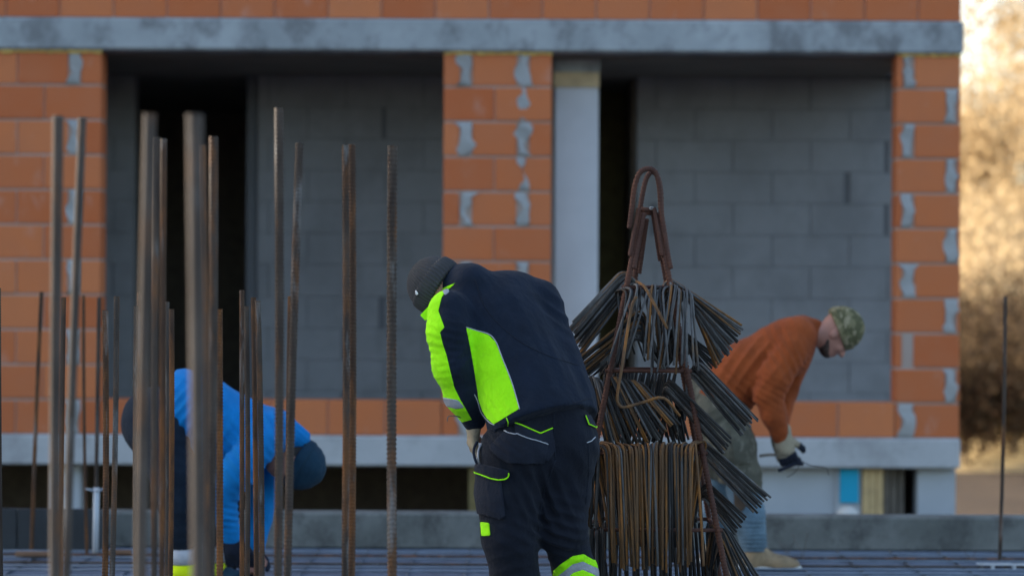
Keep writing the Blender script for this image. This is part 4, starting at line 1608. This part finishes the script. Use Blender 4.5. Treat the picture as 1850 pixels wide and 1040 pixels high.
stripe('seam', tt, [(1004, 830), (985, 880), (975, 930), (973, 958)], .0022, M['navy3'], tr_)
stripe('seam', tt, [(1000, 742), (1001, 785), (1004, 830)], .0020, M['navy3'], tr_)
stripe('seam', tt, [(1062, 800), (1064, 850), (1058, 910)], .0018, M['navy3'], tr_)
overlay('lime_hem_tab', TR, [(1011, 722), (1042, 716), (1044, 735), (1013, 738)], M['lime'], tr_, .004, .05, tt)
# boots
for a, t in ((an_l, (-.5, .85, 0)), (an_r, (-.5, .85, 0))):
    s = SDF(.007)
    boot_ops(s, a, t)
    pobj('boot', s.build(), M['glove_dark'], pn)
# beanie with ribbed crown and deep cuff
HL = lambda x, y, z: hc + x * HA[0] + y * HA[1] + z * HA[2]
s = SDF(.0032)
s.ell(HL(0, -.005, .040), HA, (.096, .110, .112), .01)
s.cut(HL(0, 0, .010), -HA[2] - .10 * HA[1], .004)
Vh, Qh, Nh = s.build(None, 0, 2)
th = np.arctan2((Vh - hc) @ HA[0], (Vh - hc) @ HA[1])
Vh = Vh + Nh * (.0026 * np.cos(th * 46))[:, None]
bn = pobj('beanie', (Vh, Qh, Nh), M['beanie'], pn)
s = SDF(.0032)
s.ell(HL(0, -.006, .036), HA, (.104, .117, .122), .01)
s.cut(HL(0, 0, -.004), -HA[2] - .12 * HA[1], .004)
s.cut(HL(0, 0, .066), HA[2] + .05 * HA[1], .004)
Vh, Qh, Nh = s.build(None, 0, 2)
th = np.arctan2((Vh - hc) @ HA[0], (Vh - hc) @ HA[1])
Vh = Vh + Nh * (.0032 * np.cos(th * 46))[:, None]
CF = (Vh, Qh, vnormals(Vh, Qh))
cf = pobj('cuff', CF, M['beanie'], bn)
overlay('label', CF, [(749, 524), (754, 522), (758, 533), (753, 536)], M['patchdark'], bn, .002, .05)
overlay('label', CF, [(750.5, 526), (753.5, 525), (756, 531), (753, 533)], M['patch'], bn, .0035, .05)
# glove on the near hand, wire hook in it
s = SDF(.0045)
hand_ops(s, wr_l + np.array([0, 0, .01]), (-.05, .25, -1), (.9, .3, .1), 1, .9, 1.12)
pobj('glove', s.build(), M['glove_tan'], pn)
tag(tube('tie_wire', smoothpath([Np(856, 775, .07), Np(838, 757, .03), Np(822, 751, .0), Np(810, 752, -.01), Np(808, 761, -.01)], 5), .0022, M['wire'], None, 6), 'hooked tie wire held at the cuff of the lime sleeve', 'wire', 'loose tie wires')
# pliers in the holster pocket
pl = empty('pliers', tuple(Np(864, 845, -.05)))
tag(pl, 'pliers with two curved handles sticking out of the hip pocket', 'pliers')
tube('handle', smoothpath([Np(866, 846, -.07), Np(858, 828, -.08), Np(856, 812, -.07), Np(862, 797, -.06)], 6), .0055, M['glove_dark'], pl, 8)
tube('handle', smoothpath([Np(869, 846, -.075), Np(864, 828, -.085), Np(865, 812, -.075), Np(871, 800, -.065)], 6), .0055, M['steel'], pl, 8)
tube('jaw', [Np(867, 842, -.07), Np(869, 856, -.07)], [.012, .007], M['steel'], pl, 8)

# ------------------------------------------------------------------ man in the orange sweater
DO = 13.6


def Op(px, py, dd=0.0): return np.array(at(px, py, DO + dd))


neck_b = Op(1462, 604, .0)
sh_n, sh_f = Op(1432, 622, -.17), Op(1440, 622, .17)
el_n, wr_n = Op(1388, 712, -.20), Op(1412, 788, -.16)
el_f, wr_f = Op(1416, 708, .20), Op(1406, 782, .06)
chest, waist, pelv = Op(1418, 628, 0), Op(1345, 672, 0), Op(1302, 722, 0)
hpn, hpf = Op(1302, 735, -.10), Op(1296, 735, .10)
knn, knf = Op(1338, 862, -.12), Op(1300, 868, .16)
ann, anf = Op(1364, 1000, -.10), Op(1290, 1005, .22)
ann[2] = .09; anf[2] = .09
hF = nrm([.52, .06, -.85]); hU = nrm([.84, -.02, .54])
HA = frame_from(hF, hU)
hc = Op(1511, 601, -.02)
s = SDF(.0055)
s.chain([chest, waist, pelv], [.115, .11, .11], .05)
s.cap(sh_n, sh_f, .055, .055, .05)
for a, b, c_ in ((sh_n, el_n, wr_n), (sh_f, el_f, wr_f)): s.chain([a, b, c_], [.048, .039, .028])
for a, b, c_ in ((hpn, knn, ann), (hpf, knf, anf)): s.chain([a, b, c_], [.080, .056, .036])
for a in (ann, anf): s.cap(a, np.array([a[0] + .12, a[1], .04]), .036, .027, .02)
hand_ops(s, wr_n, (.30, .12, -.95), (.2, .95, .2), -1, .95)
hand_ops(s, wr_f, (.25, -.2, -.95), (.2, -.95, .2), 1, .95)
HO = head_ops(s, hc, HA, neck_b)
po = pobj('person', s.build(), M['skin'], None)
tag(po, 'person in orange sweater and camouflage beanie bending forward in profile behind the rack', 'person')
for x in (-1, 1):
    s = SDF(.003)
    s.ell(HO(x * .030, .080, -.006), HA, (.013, .012, .011), .004)
    pobj('eye', s.build(), M['eye'], po)
s = SDF(.0045)
s.ell(HO(0, .046, -.098), HA, (.050, .048, .030), .02)
s.ell(HO(0, .088, -.054), HA, (.026, .012, .008), .01)
for x in (-1, 1): s.cap(HO(x * .050, .034, -.090), HO(x * .060, .004, -.062), .016, .009, .02)
pobj('beard', s.build(None, .002), M['beard'], po)
# sweater
s = SDF(.007)
yv = (0, 1, 0)
s.cap(chest + (.0, 0, -.005), waist, .152, .150, .05, (yv, .80))
s.cap(waist, Op(1300, 716, 0), .150, .168, .05, (yv, .84))
s.cap(Op(1440, 606, -.10), Op(1440, 606, .10), .098, .098, .05)
s.cap(Op(1452, 598, 0), Op(1468, 598, 0), .084, .070, .03)
cp = Op(1250, 706, 0)
cn = -np.cross(nrm(Op(1368, 748, 0) - cp), (0, -1, 0))
if cn[2] > 0: cn = -cn
s.cut(cp, cn)
s.chain([Op(1430, 632, -.16), Op(1402, 680, -.21), el_n, Op(1398, 748, -.20), wr_n], [.088, .082, .076, .064, .047], .03)
s.chain([Op(1444, 632, .15), el_f, wr_f], [.085, .068, .045], .03)
fl = [(el_n, .09, (.6, 0, 1), .032, .013), (Op(1400, 760, -.2), .07, (.1, 0, 1), .026, .010), (Op(1410, 650, -.2), .10, (1, 0, .5), .04, .014),
      (Op(1360, 660, -.15), .15, (.8, 0, -.5), .05, .016), (Op(1340, 720, -.15), .12, (.7, 0, .7), .04, .015), (Op(1400, 600, -.15), .12, (1, 0, .2), .05, .007), (Op(1455, 640, -.1), .08, (.4, 0, 1), .03, .006)]
SWV = s.build(fl, .004)
sw = pobj('sweater', SWV, M['orange'], po)
st = bvh(SWV)
stripe('cuff_seam', st, [(1395, 783), (1404, 787), (1416, 786), (1424, 780)], .003, M['orange'], sw)
# trousers, jeans below the knee, boots
s = SDF(.007)
s.cap(Op(1296, 712, 0), Op(1298, 745, 0), .165, .165, .05, (yv, .9))
s.chain([Op(1303, 750, -.10), Op(1322, 805, -.12), knn + (0, 0, .0), Op(1342, 880, -.12)], [.135, .118, .104, .098], .04)
s.chain([Op(1298, 750, .10), Op(1298, 810, .14), knf, Op(1300, 885, .16)], [.135, .118, .104, .098], .04)
s.cut(Op(1335, 878, 0), (-.25, 0, -1))
fl = [(knn, .14, (.2, 0, 1), .045, .012), (Op(1315, 780, -.2), .14, (-.5, 0, 1), .05, .010), (Op(1360, 800, -.2), .10, (.3, 0, 1), .035, .010)]
ot = s.build(fl, .005)
oo = pobj('trousers', ot, M['olive_cloth'], po)
overlay('thigh_pocket', ot, [(1318, 775), (1352, 782), (1358, 835), (1326, 838)], M['olive_cloth'], oo, .010, .08)
s = SDF(.007)
s.chain([knn, Op(1352, 925, -.11), Op(1362, 985, -.10)], [.090, .082, .070], .03)
s.chain([knf, Op(1298, 940, .2), anf + (0, 0, .04)], [.090, .080, .068], .03)
s.cut(Op(1362, 1000, 0), (0, 0, -1))
fl = [(Op(1352, 920, -.15), .10, (.15, 0, 1), .03, .010), (Op(1362, 975, -.15), .09, (0, 0, 1), .022, .010)]
oj = s.build(fl, .004)
jl = pobj('jeans_leg', oj, M['jean'], po)
overlay('knee_patch', oj, [(1326, 884), (1338, 880), (1350, 892), (1350, 912), (1338, 926), (1328, 920)], M['kneepad'], jl, .006, .10, None, False)
for a in (ann, anf):
    s = SDF(.0065)
    boot_ops(s, a, (1, -.12, 0), 1.08)
    pobj('boot', s.build(None, .002), M['boot'], po)
    s = SDF(.006)
    s.cap(np.array([a[0] - .05, a[1], .018]), np.array([a[0] + .20, a[1] - .02, .018]), .05, .044, .02, ((0, 0, 1), 3))
    pobj('sole', s.build(), M['dirtywhite'], po)
# gloves
for w, dr, pn_, sd_ in ((wr_n, (.30, .12, -.95), (.2, .95, .2), -1), (wr_f, (.25, -.2, -.95), (.2, -.95, .2), 1)):
    s = SDF(.005)
    s.cap(np.array(w) + (0, 0, .03), np.array(w) + nrm(dr) * .06, .050, .046, .03)
    hand_ops(s, w, dr, pn_, sd_, .95, 1.25)
    GV = s.build()
    gl = pobj('glove', GV, M['glove_tan'], po)
    if w is wr_n:
        overlay('palm_coating', GV, [(1398, 830), (1420, 826), (1440, 812), (1452, 790), (1475, 800), (1475, 870), (1395, 870)], M['glove_dark'], gl, .002, .12)
# beanie
s = SDF(.0045)
s.ell(HO(0, -.006, .044), HA, (.100, .116, .112), .01)
s.cut(HO(0, 0, .012), -HA[2] - .16 * HA[1], .004)
pobj('beanie', s.build([(HO(-.1, 0, .09), .12, HA[2], .03, .005)], .003, 1), M['camo'], po)
s = SDF(.0045)
s.ell(HO(0, -.006, .040), HA, (.104, .121, .118), .01)
s.cut(HO(0, 0, .004), -HA[2] - .18 * HA[1], .004)
s.cut(HO(0, 0, .052), HA[2] + .1 * HA[1], .004)
pobj('cuff', s.build(None, .002, 1), M['camo'], po)
# tying tool and wire in the hand
tl = empty('tying_pliers', tuple(Op(1420, 825, -.12)))
tag(tl, 'dark tying pliers gripped in the gloved hand of the man in orange', 'pliers')
tube('handle', smoothpath([Op(1372, 823, -.14), Op(1395, 821, -.14), Op(1420, 824, -.13)], 5), .008, M['brown'], tl, 8)
tube('handle', smoothpath([Op(1406, 850, -.15), Op(1425, 842, -.15), Op(1446, 832, -.13)], 5), .009, M['glove_dark'], tl, 8)
tube('jaw', [Op(1420, 824, -.13), Op(1440, 836, -.13), Op(1452, 838, -.13)], [.012, .014, .007], M['glove_dark'], tl, 8)
tag(tube('tie_wire', smoothpath([Op(1448, 832, -.12), Op(1465, 840, -.12), Op(1482, 842, -.12), Op(1494, 846, -.12), Op(1497, 857, -.12)], 5), .0032, M['wire'], None, 6), 'long tie wire curling out from the tan glove', 'wire', 'loose tie wires')
tag(tube('tie_wire', smoothpath([Op(1446, 836, -.12), Op(1440, 848, -.12), Op(1430, 857, -.12), Op(1422, 861, -.12)], 5), .0028, M['wire'], None, 6), 'short tie wire hanging down under the tan glove', 'wire', 'loose tie wires')

# ------------------------------------------------------------------ man in blue
DB = 12.5


def Bp(px, py, dd=0.0): return np.array(at(px, py, DB + dd))


neck_b = Bp(508, 812, 0)
sh_n, sh_f = Bp(472, 800, -.19), Bp(490, 790, .18)
el_n, wr_n = Bp(402, 888, -.22), Bp(418, 968, -.16)
el_f, wr_f = Bp(478, 890, .20), Bp(458, 985, .12)
chest, waist, pelv = Bp(455, 785, 0), Bp(365, 735, 0), Bp(290, 762, 0)
hpn, hpf = Bp(290, 772, -.11), Bp(282, 772, .11)
knn, knf = Bp(322, 905, -.14), Bp(400, 905, .16)
ann, anf = Bp(326, 1030, -.10), Bp(378, 1030, .20)
ann[2] = .09; anf[2] = .09
hF = nrm([-.42, -.10, -.90]); hU = nrm([.88, .0, -.30])
HA = frame_from(hF, hU)
hc = Bp(534, 836, 0)
s = SDF(.0065)
s.chain([chest, waist, pelv], [.115, .11, .12], .05)
s.cap(sh_n, sh_f, .055, .055, .05)
for a, b, c_ in ((sh_n, el_n, wr_n), (sh_f, el_f, wr_f)): s.chain([a, b, c_], [.048, .039, .028])
for a, b, c_ in ((hpn, knn, ann), (hpf, knf, anf)): s.chain([a, b, c_], [.085, .056, .036])
for a in (ann, anf): s.cap(a, np.array([a[0] + .12, a[1], .04]), .036, .027, .02)
hand_ops(s, wr_n, (.1, .1, -1), (.2, .95, .2), -1, .9)
hand_ops(s, wr_f, (-.1, -.2, -1), (.2, -.95, .2), 1, .9)
HB = head_ops(s, hc, HA, neck_b)
pb = pobj('person', s.build(), M['skin'], None)
tag(pb, 'person in bright blue hoodie and dark beanie stooping low behind the rebar rods', 'person')
for x in (-1, 1):
    s = SDF(.003)
    s.ell(HB(x * .030, .080, -.006), HA, (.013, .012, .011), .004)
    pobj('eye', s.build(), M['eye'], pb)
s = SDF(.0055)
s.ell(HB(0, -.035, -.015), HA, (.080, .078, .075), .02)
s.cut(HB(0, .02, 0), HA[1] - .3 * HA[2])
pobj('hair', s.build(None, .002), M['hair'], pb)
s = SDF(.008)
s.cap(Bp(350, 740, 0), Bp(450, 785, 0), .178, .160, .06, (yv, .85))
s.cap(Bp(325, 722, 0), Bp(355, 735, 0), .150, .160, .05, (yv, .85))
s.cap(Bp(395, 800, 0), Bp(430, 822, 0), .150, .120, .06, (yv, .9))
s.cap(Bp(488, 782, -.11), Bp(498, 778, .11), .105, .105, .05)
s.cap(Bp(515, 785, -.02), Bp(540, 792, -.02), .085, .055, .03)
cp = Bp(314, 700, 0)
s.cut(cp, (-1, 0, .05))
s.chain([sh_n, Bp(435, 845, -.23), el_n, Bp(405, 925, -.20), wr_n + (0, 0, .0)], [.092, .088, .074, .062, .052], .03)
s.chain([sh_f, el_f, wr_f], [.088, .072, .056], .03)
fl = [(Bp(420, 840, -.2), .14, (.7, 0, .7), .045, .020), (Bp(350, 760, -.2), .14, (.8, 0, -.6), .045, .020), (Bp(470, 760, -.15), .12, (1, 0, .4), .04, .014), (Bp(405, 920, -.22), .09, (.2, 0, 1), .03, .010), (Bp(545, 780, 0), .06, (1, 0, 1), .02, .008)]
hd = pobj('hoodie', s.build(fl, .005), M['blue'], pb)
s = SDF(.008)
s.cap(Bp(284, 762, -.02), Bp(320, 755, 0), .175, .160, .06, (yv, .88))
s.chain([Bp(292, 785, -.10), Bp(312, 850, -.13), knn, Bp(328, 960, -.12), Bp(328, 968, -.12)], [.140, .110, .090, .076, .070], .05)
s.chain([Bp(285, 785, .11), knf, Bp(392, 950, .18), Bp(386, 966, .2)], [.140, .10, .085, .072], .05)
fl = [(knn, .14, (0, 0, 1), .045, .010), (Bp(300, 820, -.2), .12, (.6, 0, 1), .045, .010)]
BT = s.build(fl, .005)
bt = pobj('trousers', BT, M['darkleg'], pb)
# banded trouser ends
for a, q in ((Bp(329, 990, -.12), Bp(329, 1046, -.11)), (Bp(384, 985, .2), Bp(380, 1046, .2))):
    b0, b1 = a + (q - a) * .06, a + (q - a) * .46
    V, F = tube_vf([a, b0, b1, b1 + (q - a) * .001], [.070, .079, .080, .072], 20)
    obj('silver_band', V, F, M['silver'], bt, True)
    c0, c1 = a + (q - a) * .47, a + (q - a) * .95
    V, F = tube_vf([c0, c0 + (q - a) * .02, c1, c1 + (q - a) * .001], [.072, .081, .080, .072], 20)
    obj('yellow_band', V, F, M['yellow'], bt, True)
for a in (ann, anf):
    s = SDF(.007)
    boot_ops(s, a, (1, -.15, 0), 1.0)
    pobj('shoe', s.build(), M['shoe'], pb)
    s = SDF(.006)
    s.cap(np.array([a[0] - .04, a[1], .018]), np.array([a[0] + .19, a[1] - .03, .018]), .048, .042, .02, ((0, 0, 1), 3))
    pobj('sole', s.build(), M['dirtywhite'], pb)
for w, dr, pn_, sd_ in ((wr_n, (.1, .1, -1), (.2, .95, .2), -1), (wr_f, (-.1, -.2, -1), (.2, -.95, .2), 1)):
    s = SDF(.0055)
    s.cap(np.array(w) + (0, 0, .02), np.array(w) + nrm(dr) * .06, .046, .045, .03)
    hand_ops(s, w, dr, pn_, sd_, .9, 1.2)
    pobj('glove', s.build(), M['glove_dark'], pb)
s = SDF(.0055)
s.ell(HB(0, -.004, .030), HA, (.104, .120, .118), .01)
s.cut(HB(0, 0, -.004), -HA[2] - .12 * HA[1], .004)
pobj('beanie', s.build([(HB(-.1, 0, .05), .14, HA[2], .03, .006)], .004, 1), M['teal'], pb)
s = SDF(.0055)
s.ell(HB(0, -.004, .026), HA, (.111, .127, .122), .01)
s.cut(HB(0, 0, -.010), -HA[2] - .12 * HA[1], .004)
s.cut(HB(0, 0, .044), HA[2] + .1 * HA[1], .004)
pobj('cuff', s.build(None, .003, 1), M['teal'], pb)
